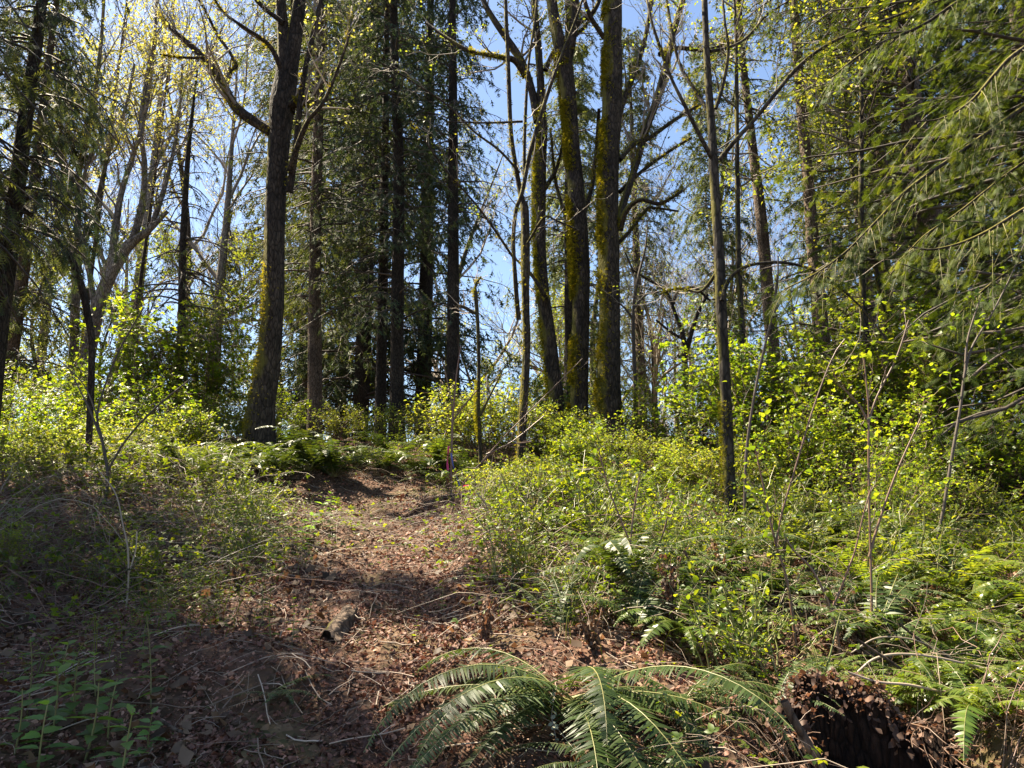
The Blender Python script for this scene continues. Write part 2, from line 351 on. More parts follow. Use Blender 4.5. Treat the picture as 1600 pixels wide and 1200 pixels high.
def twig_leaves(mb, rng, out, n_per, size, tmpl, maxlvl=0, updir=.9, jit=.05, prob=1.0):
    s = [o for o in out if o[2] <= maxlvl and rng.random() < prob]
    if not s: return
    P = np.array([o[0] for o in s]); m = len(s)
    t = rng.uniform(.15, 1, (m, n_per)) * (P.shape[1] - 1.001); k = t.astype(int); f = (t - k)[..., None]; ii = np.arange(m)[:, None]
    pos = (P[ii, k] * (1 - f) + P[ii, k + 1] * f).reshape(-1, 3); tg = nrm(P[ii, k + 1] - P[ii, k]).reshape(-1, 3)
    N = len(pos); pos = pos + rng.normal(0, jit * .2, (N, 3))
    D = nrm(tg * .5 + rng.normal(0, .6, (N, 3)) * [1, 1, .4]); Nn = nrm(rng.normal(0, .45, (N, 3)) + [0, 0, updir])
    scatter(mb, *tmpl, pos, frames(D, Nn), size * rng.uniform(.55, 1.25, N), rng.random(N))

# ------------------------------------------------------------------ conifers
def conifer(rng, axis, z0, z1, Rmax, nb, style='fir', az=None, rtop=.25, tmpl=SPRAY_FAR, ss=.16, dens=.8, droop=.35, nbl=12, nq=4, bare=0.0):
    """returns (branch MB, foliage MB); axis(z)->(x,y)"""
    br = MB(); fo = MB(); z = z0 + (z1 - z0) * rng.random(nb) ** .92
    h = (z - z0) / (z1 - z0); Lr = Rmax * (rtop + (1 - rtop) * (1 - h) ** .8) * rng.uniform(.6, 1.15, nb)
    a = rng.uniform(0, 2 * math.pi, nb) if az is None else rng.uniform(az[0], az[1], nb)
    dr = np.stack([np.cos(a), np.sin(a), 0 * a], -1); n = 8; s = np.linspace(0, 1, n)
    base = np.array([[*axis(q), q] for q in z])
    up0 = rng.uniform(.0, .35, nb); dw = rng.uniform(.5, 1.3, nb) * droop * 1.6
    P = base[:, None] + dr[:, None] * (Lr[:, None] * s)[..., None]
    P[..., 2] += Lr[:, None] * (up0[:, None] * s - dw[:, None] * s ** 2)
    P += rng.normal(0, .02, P.shape) * (Lr[:, None, None] * s[None, :, None])
    R = np.maximum((.008 + .009 * Lr)[:, None] * (1 - .85 * s), .003)
    tubes(br, P, R, 4)
    nbt = nbl; t = (.12 + .88 * (np.arange(nbt) + .5) / nbt)[None] + rng.uniform(-.03, .03, (nb, nbt)); t = np.clip(t, 0, .999)
    k = (t * (n - 1)).astype(int); f = (t * (n - 1) - k)[..., None]; ii = np.arange(nb)[:, None]
    q = P[ii, k] * (1 - f) + P[ii, k + 1] * f; tg = nrm(P[ii, k + 1] - P[ii, k])
    side = np.where(np.arange(nbt) % 2 == 0, 1, -1)[None, :, None] * nrm(np.cross(tg, np.array([0, 0, 1.])))
    D = nrm(tg * .65 + side * rng.uniform(.5, 1, (nb, nbt, 1)) + np.array([0, 0, -1]) * rng.uniform(.1, droop * 2.0, (nb, nbt, 1)))
    bl = (Lr[:, None] * .34 * (1.1 - t) ** .7 + .12) * rng.uniform(.6, 1.2, (nb, nbt))
    keep = rng.random((nb, nbt)) < dens
    q = q[keep]; D = D[keep]; bl = bl[keep]; m = len(q); s5 = np.linspace(0, 1, 4)
    BP = q[:, None] + D[:, None] * (bl[:, None] * s5)[..., None]; BP[..., 2] -= (bl[:, None] * s5 ** 2) * droop * .9
    tubes(br, BP, np.maximum(.004 * (1 - .7 * s5)[None] * np.ones((m, 1)), .0018), 3)
    if bare > 0:
        kk = rng.random(m) > bare; q = q[kk]; D = D[kk]; bl = bl[kk]; BP = BP[kk]; m = len(q)
    tt = rng.uniform(.05, 1, (m, nq)) * 2.999; kq = tt.astype(int); fq = (tt - kq)[..., None]; jj = np.arange(m)[:, None]
    pos = (BP[jj, kq] * (1 - fq) + BP[jj, kq + 1] * fq).reshape(-1, 3); bt = nrm(BP[jj, kq + 1] - BP[jj, kq]).reshape(-1, 3)
    N = len(pos); sd = nrm(np.cross(bt, np.array([0, 0, 1.]))) * rng.choice([-1, 1], (N, 1))
    SD = nrm(bt * .7 + sd * rng.uniform(0, .9, (N, 1)) + np.array([0, 0, -1]) * rng.uniform(0, droop * 1.4, (N, 1)) + rng.normal(0, .12, (N, 3)))
    Nn = nrm(np.array([0, 0, 1.]) + rng.normal(0, .45, (N, 3)))
    scatter(fo, *tmpl, pos, frames(SD, Nn), ss * rng.uniform(.6, 1.3, N), np.clip(rng.normal(.45, .25, N), 0, 1))
    return br, fo

# ------------------------------------------------------------------ ferns
def frond_mesh(rng, L, npin, elev, sag, pw, detail=2, twist=0.0):
    """arched frond in local coords: leaves origin along +X"""
    n = 14; s = np.linspace(0, 1, n); ang = elev - (elev + sag) * s ** 1.15
    dx = np.cos(ang); dz = np.sin(ang); x = np.concatenate([[0], np.cumsum((dx[1:] + dx[:-1]) / 2)]) / (n - 1) * L
    z = np.concatenate([[0], np.cumsum((dz[1:] + dz[:-1]) / 2)]) / (n - 1) * L
    y = np.sin(s * 2.2) * L * twist; C = np.stack([x, y, z], -1)
    rachis = MB(); tubes(rachis, C[None], np.linspace(.0035, .0012, n)[None] * (L / .9), 4)
    t = .10 + .90 * (np.arange(npin) + .5) / npin; k = np.clip((t * (n - 1)).astype(int), 0, n - 2); f = (t * (n - 1) - k)[:, None]
    p = C[k] * (1 - f) + C[k + 1] * f; tg = nrm(C[k + 1] - C[k]); side = nrm(np.cross(np.array([0, 0, 1.]), tg)); upn = np.cross(tg, side)
    prof = pw * np.minimum(1, (t / .16)) ** .6 * np.clip((1 - t) / .75, 0, 1) ** .62 + .004
    pin = MB()
    for sgn in (-1, 1):
        m = len(t); D = nrm(side * sgn + tg * rng.uniform(.15, .40, (m, 1)) + upn * rng.normal(-.22, .13, (m, 1)))
        Nn = nrm(upn + tg * rng.normal(.15, .18, (m, 1)) + side * rng.normal(0, .2, (m, 1)))
        kp = rng.random(m) > .035; gone = rng.random() < .25; kp &= ~((t > rng.uniform(.6, .95)) & gone)
        if detail == 2:
            tv = np.array([[0, -.07, 0], [0, .07, 0], [.12, .12, .012], [.12, -.10, .012], [.55, .085, -.02], [.55, -.085, -.02], [1, .01, -.12]], float); tf = np.array([[0, 1, 2], [0, 2, 3], [3, 2, 4], [3, 4, 5], [5, 4, 6]])
        else:
            tv = np.array([[0, -.11, 0], [0, .11, 0], [.5, .10, -.01], [.5, -.10, -.01], [1, 0, -.10]], float); tf = np.array([[0, 1, 2], [0, 2, 3], [3, 2, 4]])
        S = np.stack([prof, np.full(m, L / npin * .80 / .24), prof], -1) * rng.uniform(.80, 1.10, (m, 1))
        S = S * np.where(rng.random((m, 1)) < .06, .6, 1); scatter(pin, tv, tf, p[kp], frames(D, Nn)[kp], S[kp], np.clip(rng.normal(.5, .2, m) + rng.normal(0, .12), 0, 1)[kp])
    return rachis, pin
def make_fern(name, rng, R, nf, npin, mat, elev=(.5, 1.15), sag=(.5, 1.2), detail=2, azr=None, lab=None):
    root = empty(name, (0, 0, 0))
    az = np.sort(rng.uniform(0, 2 * math.pi, nf)) if azr is None else np.linspace(azr[0], azr[1], nf) + rng.normal(0, .12, nf)
    for i in range(nf):
        L = R * rng.uniform(.62, 1.15); e = rng.uniform(*elev)
        old = detail == 2 and i % 6 == 5
        if old: e = rng.uniform(-.2, .15)
        ra, pi = frond_mesh(rng, L, npin, e, rng.uniform(*sag), L * rng.uniform(.10, .135), detail, rng.uniform(-.13, .13))
        pi.build('frond', 'fern_dead' if old else mat, root)
        fo = root_children_last(root); ra.build('rachis', 'twig_fern', fo); fo.rotation_euler = (0, 0, az[i]); fo.location = (rng.normal(0, .02), rng.normal(0, .02), 0)
    return root
def root_children_last(root):
    return list(root.children)[-1] if len(root.children) else None
M['twig_fern'] = leafmat('fern stalk', [(.12, .13, .04), (.18, .17, .06)], 0, rough=.4)

# ------------------------------------------------------------------ ground
def axis_vals(lo, hi, dl, dh, step, g=1.16):
    c = np.arange(dl, dh + 1e-6, step); a = [dh]; s = step
    while a[-1] < hi: s *= g; a.append(a[-1] + s)
    b = [dl]; s = step
    while b[-1] > lo: s *= g; b.append(b[-1] - s)
    return np.concatenate([np.array(b[1:])[::-1], c, np.array(a[1:])])
gx = axis_vals(-420, 420, -7, 7, .055); gy = axis_vals(-200, 420, 1.5, 15, .055)
X, Y = np.meshgrid(gx, gy, indexing='ij'); Z = G(X, Y)
inn = (np.abs(X) < 8) & (Y > 1) & (Y < 16)
Z = Z + np.where(inn, .018 * fbm(np.stack([X, Y, 0 * X], -1) * 9.0, 2, 21), 0)
nx, ny = X.shape; i, j = np.meshgrid(np.arange(nx - 1), np.arange(ny - 1), indexing='ij')
gm = MB(); gm.add(np.stack([X, Y, Z], -1).reshape(-1, 3), np.stack([i * ny + j, (i + 1) * ny + j, (i + 1) * ny + j + 1, i * ny + j + 1], -1).reshape(-1, 4))
tag(gm.build('ground', 'ground', smooth=True), None, None, None, 'structure')
# trodden path: its own thin sheet of packed leaf mould
pm = MB(); py = np.linspace(1.2, 11.8, 210); ps = np.linspace(-1, 1, 26)
PX = path_x(py)[:, None] + (path_w(py) * (1 + .25 * vnoise(np.stack([py * 1.7, 0 * py, 0 * py], -1), 4)))[:, None] * ps[None]
PY = np.repeat(py[:, None], 26, 1); edge = 1 - np.abs(ps) ** 6
PZ = G(PX, PY) + np.where(inn.any(), .018 * fbm(np.stack([PX, PY, 0 * PX], -1) * 9.0, 2, 21), 0) + .012 * edge[None] - .012 * (1 - edge[None])
i, j = np.meshgrid(np.arange(209), np.arange(25), indexing='ij')
pm.add(np.stack([PX, PY, PZ], -1).reshape(-1, 3), np.stack([i * 26 + j, i * 26 + j + 1, (i + 1) * 26 + j + 1, (i + 1) * 26 + j], -1).reshape(-1, 4))
tag(pm.build('path', 'ground', smooth=True), None, None, None, 'structure')

def area_pts(rng, n, x0, x1, y0, y1, dens=None):
    x = rng.uniform(x0, x1, n); y = rng.uniform(y0, y1, n)
    if dens is not None:
        k = rng.random(n) < dens(x, y); x = x[k]; y = y[k]
    return x, y
rng = np.random.default_rng(11)
def in_view(x, y): return (np.abs(x) < .78 * y + .4)
def hollow(x, y): return np.exp(-(((x - 1.44) / .42) ** 2 + ((y - 2.98) / .40) ** 2) ** 2)
lm = MB()
for (n, y0, y1, s0, s1) in ((210000, 1.9, 5.2, .007, .024), (120000, 5.2, 9, .012, .032), (34000, 9, 14, .025, .05)):
    x, y = area_pts(rng, n, -.78 * y1 - .4, .78 * y1 + .4, y0, y1, lambda x, y: in_view(x, y) * (1 - .93 * hollow(x, y)) * np.clip(.75 + .9 * fbm(np.stack([x, y, 0 * x], -1) * 2.6, 2, 55), .40, 1) * (.62 + .38 * (np.abs(x - path_x(y)) < path_w(y) + .3)))
    N = len(x); P = np.stack([x, y, G(x, y) + rng.uniform(.0, .028, N)], -1)
    a = rng.uniform(0, 6.283, N); D = np.stack([np.cos(a), np.sin(a), rng.normal(.12, .45, N)], -1); Nn = nrm(rng.normal(0, .85, (N, 3)) + [0, -.1, 1])
    scatter(lm, *CURL, P, frames(D, Nn), s0 + (s1 - s0) * 1.5 * rng.random(N) ** 2.4, np.clip(rng.beta(2, 2.2, N) + .18 * fbm(np.stack([x, y, 0 * x], -1) * 1.3, 2, 8), 0, 1))
lit = lm.build('leaf_litter', 'litter'); tag(lit, 'red brown dead leaf litter spread over the slope and trail', 'leaf litter', None, 'stuff')
# big curled leaves scattered among the litter
bm_ = MB(); x, y = area_pts(rng, 4200, -4, 4.5, 2.0, 7.5, lambda x, y: in_view(x, y) * (np.abs(x - path_x(y)) > path_w(y) * .8) * .8)
N = len(x); P = np.stack([x, y, G(x, y) + rng.uniform(.02, .05, N)], -1); a = rng.uniform(0, 6.283, N)
scatter(bm_, *CURL, P, frames(np.stack([np.cos(a), np.sin(a), rng.normal(.2, .3, N)], -1), nrm(rng.normal(0, .5, (N, 3)) + [0, 0, 1])), rng.uniform(.035, .075, N), rng.random(N))
tag(bm_.build('fallen_leaves', 'litter_dark'), 'large crumpled brown maple leaves lying on the slope', 'fallen leaves', None, 'stuff')
# small sticks
sm = MB(); x, y = area_pts(rng, 30000, -8, 8, 2.0, 11, lambda x, y: in_view(x, y) * (.35 + .65 * np.exp(-y / 4)))
N = len(x); a = rng.uniform(0, 6.283, N); Ls = rng.uniform(.06, .45, N) * rng.uniform(.3, 1, N); s = np.linspace(-.5, .5, 5)
PX = x[:, None] + np.cos(a)[:, None] * Ls[:, None] * s + rng.normal(0, .006, (N, 5)); PY = y[:, None] + np.sin(a)[:, None] * Ls[:, None] * s + rng.normal(0, .006, (N, 5))
P = np.stack([PX, PY, G(PX, PY) + .02 + rng.uniform(0, .03, (N, 1)) + rng.uniform(-.12, .12, (N, 1)) * Ls[:, None] * s], -1)
tubes(sm, P, np.repeat(.0007 + .0035 * rng.random((N, 1)) ** 4, 5, 1), 3)
tag(sm.build('sticks', 'cane'), 'dry twigs and broken sticks strewn across the forest floor', 'sticks', None, 'stuff')

# ------------------------------------------------------------------ low ground cover (uncountable)
gc = MB(); g2 = MB()
def cover_d(x, y):
    off = np.abs(x - path_x(y)) - path_w(y)
    q = np.stack([x, y, 0 * x], -1); nz = fbm(q * 1.1, 3, 31)
    right = (x > path_x(y)); base = np.where(right, np.clip((off - .02) / .55, 0, 1), np.clip((off) / .7, 0, 1) * .8)
    base = np.where((~right) & (y > 7.5), np.clip(off / .8, 0, 1) * .6, base)
    base = base * (1 - hollow(x, y)) * np.where((y < 3.7) & (x > -.2), .45, 1)
    return in_view(x, y) * base * np.clip(.18 + nz * 2.2, .02, 1)
for (n, y0, y1, s0, s1) in ((34000, 2, 5, .010, .026), (36000, 5, 9, .016, .040), (30000, 9, 14.5, .03, .055)):
    x, y = area_pts(rng, n, -.78 * y1 - .4, .78 * y1 + .4, y0, y1, cover_d); N = len(x)
    h = rng.uniform(.02, .10, N) * (1 + y / 6) * rng.uniform(.3, 1.4, N); P = np.stack([x, y, G(x, y) + h], -1); a = rng.uniform(0, 6.283, N)
    for q in range(2):
        D = np.stack([np.cos(a + q * 2.2), np.sin(a + q * 2.2), rng.normal(.1, .3, N)], -1)
        scatter(gc, *LEAF, P + rng.normal(0, .012, (N, 3)), frames(D, nrm(rng.normal(0, .35, (N, 3)) + [0, 0, 1])), rng.uniform(s0, s1, N), np.clip(rng.random(N) * .8 + .3 * fbm(P * .9, 2, 3), 0, 1))
    s = np.linspace(0, 1, 3)[None, :, None]; B = P.copy(); B[:, 2] -= h + .02
    m = (rng.random(N) < .3) & (y > 5); tubes(g2, (B[m, None] * (1 - s) + P[m, None] * s), np.full((m.sum(), 3), .0016), 3)
gco = tag(gc.build('ground_cover', 'cover'), 'low yellow green ground cover plants between the ferns', 'ground cover', None, 'stuff')
g2.build('stalks', 'twig_fern', gco)
gr = MB(); x, y = area_pts(rng, 26000, -9, 10, 3.4, 14, lambda x, y: cover_d(x, y) * .9); N = len(x); a = rng.uniform(0, 6.283, N); h = rng.uniform(.08, .35, N)
s = np.linspace(0, 1, 4); ln = rng.uniform(.1, .8, N)
P = np.stack([x[:, None] + np.cos(a)[:, None] * (h * ln)[:, None] * s ** 2, y[:, None] + np.sin(a)[:, None] * (h * ln)[:, None] * s ** 2, G(x, y)[:, None] + h[:, None] * (s - .3 * s ** 3)], -1)
tubes(gr, P, np.array([.0028, .0022, .0016, .0006])[None] * np.ones((N, 1)), 3); tag(gr.build('grass', 'cover'), 'thin wispy green grass among the undergrowth', 'grass', None, 'stuff')

# ------------------------------------------------------------------ traced trees
def world_line(px, d, dz=None):
    pts = []; rad = []
    for q in px:
        dd = d + (q[3] if len(q) > 3 else 0); pts.append(W(q[0], q[1], dd)); rad.append(PXW(q[0], q[1], dd, q[2]) / 2)
    return np.array(pts), np.array(rad)
def moss_on(mb, rng, P, R, A, B, n, side=math.pi, width=.9, patch=.0, size=.035, z0=-9, z1=99, zs=None):
    """tufts of moss standing off a trunk; side = angle in the ring (A,B) frame measured against -X"""
    k = rng.integers(1, len(P) - 1, n * 3); th = rng.normal(0, width, n * 3)
    base = np.array([-1., -.08, .0]); a0 = np.arctan2(B[k] @ base, A[k] @ base); an = a0 + th
    nr = A[k] * np.cos(an)[:, None] + B[k] * np.sin(an)[:, None]
    p = P[k] + nr * (R[k] * .98)[:, None] + rng.normal(0, .012, (len(k), 3))
    keep = (fbm(p * [3.2, 3.2, 1.6], 2, 77) > patch) & (P[k][:, 2] > z0) & (P[k][:, 2] < z1); p = p[keep][:n]; nr = nr[keep][:n]; m = len(p)
    D = nrm(nr + rng.normal(0, .6, (m, 3)) + [0, 0, .05]); scatter(mb, *SPRAY_FAR, p, frames(D, nrm(rng.normal(0, 1, (m, 3)))), size * rng.uniform(.5, 1.3, m), rng.random(m))
def traced(name, label, cat, px, d, bark, limbs=(), moss=0, twl=2, leaf=None, seed=1, flare=.5, rough=.085, group=None, kids=(3, 6), tl=1.4, msize=.035, mw=.8, mp=.0, mz=99, ltw='twig', budn=3, buds=.05, lup=.12, root_drop=.15):
    rng = np.random.default_rng(seed); pts, rad = world_line(px, d); rad = rad * .81
    base = np.array([pts[0][0], pts[0][1], G(pts[0][0], pts[0][1])])
    pts[0][2] = min(pts[0][2], base[2]) - root_drop
    T = empty(name, base); tag(T, label, cat, group)
    tb = MB(); P, R, A, B = trunk_tube(tb, pts, rad, 30 if rad[0] > .12 else 16, .05, rough, flare, seed)
    tb.build('trunk', bark, T, True, None); T.children[0].location = -base
    fol = MB()
    mm = MB()
    if moss: moss_on(mm, rng, P, R, A, B, moss, size=msize, width=mw, patch=mp, z1=mz)
    for li in limbs:
        opt = {}
        if isinstance(li, dict): opt = li; li = opt['px']
        lp, lr = world_line(li, d); lb = MB(); Pn, Rn, An, Bn = trunk_tube(lb, lp, lr, 10, .06, .10, 0, seed + 3)
        o = lb.build('limb', opt.get('bark', bark), T, True); o.location = -base
        if moss: moss_on(mm, rng, Pn, Rn, An, Bn, opt.get('moss', min(250, int(moss * .1))), size=msize, width=1.6, patch=.1)
        out = []; Ln = np.linalg.norm(np.diff(lp, axis=0), axis=1).sum(); nt = int(max(4, Ln * opt.get('dens', 2.6)))
        for _ in range(nt):
            k = int(rng.integers(len(Pn) // 5, len(Pn) - 1)); tg = nrm(Pn[k + 1] - Pn[k - 1]) if k > 0 else np.array([0, 0, 1.])
            perp = nrm(np.cross(tg, rng.normal(0, 1, 3)) + [0, 0, .3]); a = rng.uniform(.5, 1.2)
            grow(rng, Pn[k], tg * math.cos(a) + perp * math.sin(a), tl * rng.uniform(.4, 1), max(Rn[k] * .38, .003), twl, out, lup, .2, kids)
        if out:
            tw = MB(); put_tubes(tw, out); t_ = tw.build('twigs', ltw, o)
            if leaf: twig_leaves(fol, rng, out, budn, buds, LEAF6, 0, .6, .2, .7)
    if mm.n: mm.build('moss', 'moss', T).location = -base
    if fol.n: fol.build('foliage', leaf, T).location = -base
    return T

# big maple, left of centre
traced('maple_tree', 'thick grey brown maple leaning right with a split top, left of the fir group', 'tree',
  [(400,700,62),(408,640,52),(414,600,46),(424,520,42),(428,440,38),(429,360,37),(431,290,38),(436,220,40),(441,160,46),(446,110,34),(443,60,24),(438,0,19),(430,-120,15),(420,-300,10),(425,-480,5)], 10.5, 'bark_maple', [
  {'px':[(444,175,34),(450,115,30),(460,60,24),(468,0,20),(478,-120,15),(498,-330,9),(500,-500,4)],'moss':400},
  [(452,300,12,-.1),(462,230,10,-.2),(473,130,9,-.3),(490,50,8,-.3),(503,-10,7,-.3),(530,-150,5)],
  {'px':[(428,208,20),(408,196,18),(385,182,17),(366,165,15),(352,138,13),(335,112,12),(316,88,11),(292,66,9),(268,45,7),(240,10,5,.4)],'moss':900,'dens':4},
  [(352,132,10,.1),(361,112,8,.2),(369,103,6,.2),(358,80,5,.3),(340,55,5,.3),(325,25,4),(300,-20,3)],
  [(316,90,6,-.1),(290,90,4,-.2),(250,85,3,-.2)],
  [(440,108,9,-.1),(420,70,7,-.3),(385,45,5,-.5),(350,20,4,-.6),(330,-10,3,-.6)],
  [(443,36,9,-.1),(410,10,7,-.2),(385,-20,6,-.3),(330,-90,4)],
  [(452,268,10,-.2),(466,225,9,-.4),(482,188,7,-.6),(505,160,6,-.7),(525,115,5,-.8),(545,55,4,-.9),(550,10,3)],
  {'px':[(455,165,14,-.1),(472,158,13,-.2),(492,162,9,-.3)],'moss':500,'dens':1}], moss=3500, leaf='gold', seed=3, mp=-.1, msize=.045, mz=5.5, tl=1.1, budn=2, buds=.05)
# central group of mossy maples
traced('maple_tree', 'slender dark maple with forked mossy crown just left of the two thick mossy trunks', 'tree',
  [(880,700,34),(874,665,31),(866,600,28),(858,530,27),(850,470,25),(845,400,22),(843,330,23),(844,260,24),(846,200,23),(845,140,14)], 12.4, 'bark_maple', [
  {'px':[(841,190,16),(828,130,12),(812,90,11),(792,60,11),(768,25,9),(752,-10,8),(720,-120,5)],'moss':500},
  {'px':[(846,150,13),(842,90,12),(838,40,11),(832,-30,9),(820,-200,6)],'moss':400},
  {'px':[(822,120,11),(805,95,10,-.2),(786,90,9,-.3),(760,85,7,-.3),(735,80,6,-.3),(700,60,5,-.2),(665,35,4)],'moss':500},
  [(852,110,8),(866,80,7),(890,60,6),(915,40,5),(935,0,4)],
  [(848,300,8),(870,262,6),(880,220,5),(890,170,4)],
  [(856,470,8,-.2),(838,440,6,-.4),(822,420,5,-.4),(800,400,3)]], moss=5000, leaf='yellow', seed=5, tl=1.0, mp=-.12, msize=.06)
traced('maple_tree', 'mossy maple with a pale bark wound halfway up, left neighbour of the thickest upright trunk', 'tree',
  [(902,700,40),(904,650,36),(906,560,34),(908,480,33),(906,400,37),(903,340,35),(898,270,30),(893,200,27),(886,130,30),(880,85,30)], 12.0, 'bark_maple', [
  {'px':[(880,95,24),(870,50,20),(862,0,18),(850,-120,14),(835,-300,8),(830,-450,4)],'moss':500},
  {'px':[(884,95,20),(894,50,18),(898,0,16),(903,-120,12),(915,-320,7)],'moss':300},
  {'px':[(890,60,9),(905,35,8),(925,20,8),(940,-10,7),(965,-100,5)],'moss':200},
  [(894,360,8,.2),(878,320,6,.4),(868,280,5,.5),(860,200,3)],
  [(912,330,9,.2),(925,290,8,.4),(932,230,6,.5),(936,170,5)]], moss=13000, leaf='yellow', seed=8, tl=.9, mp=-.2, mw=.62, msize=.065)
traced('maple_tree', 'thickest upright maple with bright moss down its left edge, right one of the central trunks', 'tree',
  [(954,705,60),(952,660,50),(951,600,44),(952,520,41),(952,440,39),(951,360,38),(951,290,38),(954,220,37),(957,140,37),(957,60,36),(958,0,35),(960,-120,30),(966,-300,20),(970,-480,10),(972,-600,4)], 11.6, 'bark_maple', [
  [(966,345,12),(980,300,11,.2),(996,250,11,.4),(1010,200,12,.5),(1025,160,12,.6),(1036,120,12,.7),(1050,60,10,.8),(1064,10,9,.9),(1095,-90,6,1)],
  [(968,360,12),(978,330,9,-.2),(1000,312,7,-.4),(1030,318,6,-.5),(1060,302,5,-.7),(1068,296,3)],
  [(968,250,9),(990,225,8,.3),(1015,215,7,.5),(1050,190,6,.7),(1090,165,5,.9)],
  [(966,180,10),(985,130,9,.3),(1000,90,8,.5),(1012,40,7,.6),(1020,-20,6,.7)],
  [(1030,85,8,.7),(1060,75,7,.8),(1100,78,6,.9),(1140,68,5,1),(1170,60,3,1)],
  [(968,300,7,.3),(1000,270,6,.6),(1040,240,5,.9),(1080,215,4,1.1)],
  [(966,380,7,.2),(985,360,6,.3),(1010,328,5,.4),(1025,325,4,.5),(1060,330,3,.6)],
  [(944,60,8),(920,20,7,-.3),(905,-30,6,-.5)]], moss=16000, leaf='yellow', seed=12, tl=1.2, mp=-.22, mw=.6, msize=.065, budn=2, kids=(3,6))
# thin two-stemmed tree in front of them
traced('vine_maple_tree', 'thin forked tree with two straight pale stems in front of the mossy maples', 'tree',
  [(812,725,20),(815,690,17),(819,620,16),(823,540,15),(821,460,15),(821,400,17),(820,330,16),(815,310,11),(806,260,9),(798,200,8),(794,100,8),(790,0,7),(786,-140,5),(784,-260,3)], 9.6, 'bark_maple', [
  {'px':[(810,500,8,-.1),(806,450,7,-.2),(802,380,6,-.2),(806,330,6,-.2),(816,300,7,-.2),(828,240,7,-.2),(842,190,7,-.2),(858,140,6,-.2),(880,80,5,-.2),(905,15,4,-.2),(925,-60,3)],'dens':2},
  {'px':[(819,280,5),(820,200,5),(826,100,4),(836,30,4),(842,-40,3)],'dens':2},
  [(812,270,4,-.1),(780,235,4,-.3),(740,205,3,-.5),(700,165,3,-.6),(640,125,2.5,-.8),(590,95,2,-1)],
  [(800,400,4,-.1),(770,355,4,-.4),(740,315,3,-.6),(700,270,3,-.8),(660,215,2.5,-1),(640,190,2,-1)],
  [(824,380,4,-.1),(850,340,4,-.3),(870,345,3,-.4),(905,360,2.5,-.5)],
  [(816,190,4,-.2),(760,192,3,-.5),(700,190,2.5,-.8)]], moss=1300, leaf='yellow', seed=14, tl=.7, twl=1, flare=.35, mp=-.1, mw=.9, budn=2, buds=.035, ltw='twig')
# slim right-hand alder
traced('alder_tree', 'slim alder with a clean upright stem, V shaped limbs and a mossy foot', 'tree',
  [(1142,830,32),(1140,790,27),(1138,720,22),(1135,640,21),(1131,560,21),(1127,480,21),(1124,400,20),(1119,330,18),(1115,260,18),(1112,200,15),(1107,130,14),(1103,60,12),(1101,0,11),(1097,-120,9),(1092,-300,5),(1090,-420,3)], 7.6, 'bark_alder', [
  [(1117,256,8),(1095,215,7,-.1),(1070,165,6,-.2),(1048,120,5,-.2),(1030,70,5,-.3),(1015,20,4,-.3),(1000,-60,3)],
  [(1112,182,7),(1085,140,6,.2),(1062,100,5,.3),(1050,50,5,.3),(1042,0,4,.4),(1030,-80,3)],
  [(1118,170,6,-.1),(1130,130,6,-.1),(1138,80,5,-.2),(1132,30,4,-.2),(1126,-40,3)],
  [(1124,250,8,-.1),(1150,218,7,-.2),(1178,188,6,-.2),(1205,155,6,-.3),(1240,112,6,-.3),(1280,78,5,-.4),(1330,52,4,-.4),(1400,25,4,-.5),(1470,0,3,-.5)],
  [(1109,80,6,.1),(1135,75,5,.2),(1165,60,4,.3),(1200,20,3,.3)],
  {'px':[(1128,470,8,-.2),(1133,450,7,-.2),(1145,430,6,-.2),(1170,415,5,-.3),(1215,410,5,-.3),(1260,418,4,-.3),(1300,440,4,-.3),(1345,480,3,-.3),(1385,530,3,-.4)],'moss':250},
  [(1124,420,6,.1),(1095,455,5,.2),(1060,450,4,.3),(1030,460,3,.4)]], moss=2600, leaf='yellow', seed=21, tl=.9, twl=2, flare=.25, rough=.05, mz=2.9, mp=-.35, mw=1.0, kids=(2,5), budn=2, buds=.03)
# mossy snag with two arms
traced('mossy_snag', 'short mossy snag with a bent arm standing among bright leaves', 'snag',
  [(752,735,10),(750,690,8),(747,640,8),(748,580,7),(747,520,7),(744,470,8),(742,448,6)], 9.4, 'bark_snag', [
  {'px':[(745,490,6),(736,486,6),(726,480,5),(718,477,4)],'moss':150,'dens':0}, {'px':[(742,450,5),(746,440,4),(752,432,3)],'moss':60,'dens':0},
  {'px':[(750,650,5),(762,625,4),(775,600,3),(785,580,2)],'dens':3}], moss=900, seed=23, flare=.1, tl=.4, twl=1)

# ------------------------------------------------------------------ conifers with traced trunks
def trunk_conifer(name, label, px, d, bark, cz0, Rm, nb, z_top, seed, mat='fir', group=None, **kw):
    rng = np.random.default_rng(seed); pts, rad = world_line(px, d)
    x, y = pts[0][:2]; base = np.array([x, y, G(x, y)]); pts = pts.copy()
    pts = np.vstack([[x, y, base[2] - .2], pts]) if pts[0][2] > base[2] + .2 else pts
    if len(pts) > len(rad): rad = np.concatenate([[rad[0] * 1.15], rad])
    dirn = pts[-1] - pts[-2]; dirn = dirn / dirn[2]
    if pts[-1][2] < z_top: pts = np.vstack([pts, pts[-1] + dirn * (z_top - pts[-1][2])]); rad = np.concatenate([rad, [.02]])
    T = empty(name, base); tag(T, label, 'tree', group)
    tb = MB(); trunk_tube(tb, pts, rad, 20, .09, .05, .3, seed); tb.build('trunk', bark, T, True).location = -base
    ax = lambda z: (np.interp(z, pts[:, 2], pts[:, 0]), np.interp(z, pts[:, 2], pts[:, 1]))
    br, fo = conifer(rng, ax, base[2] + cz0, z_top, Rm, nb, **kw)
    b = br.build('branches', 'twig_dark', T); b.location = -base
    f = fo.build('foliage', mat, T); f.location = -base; return T
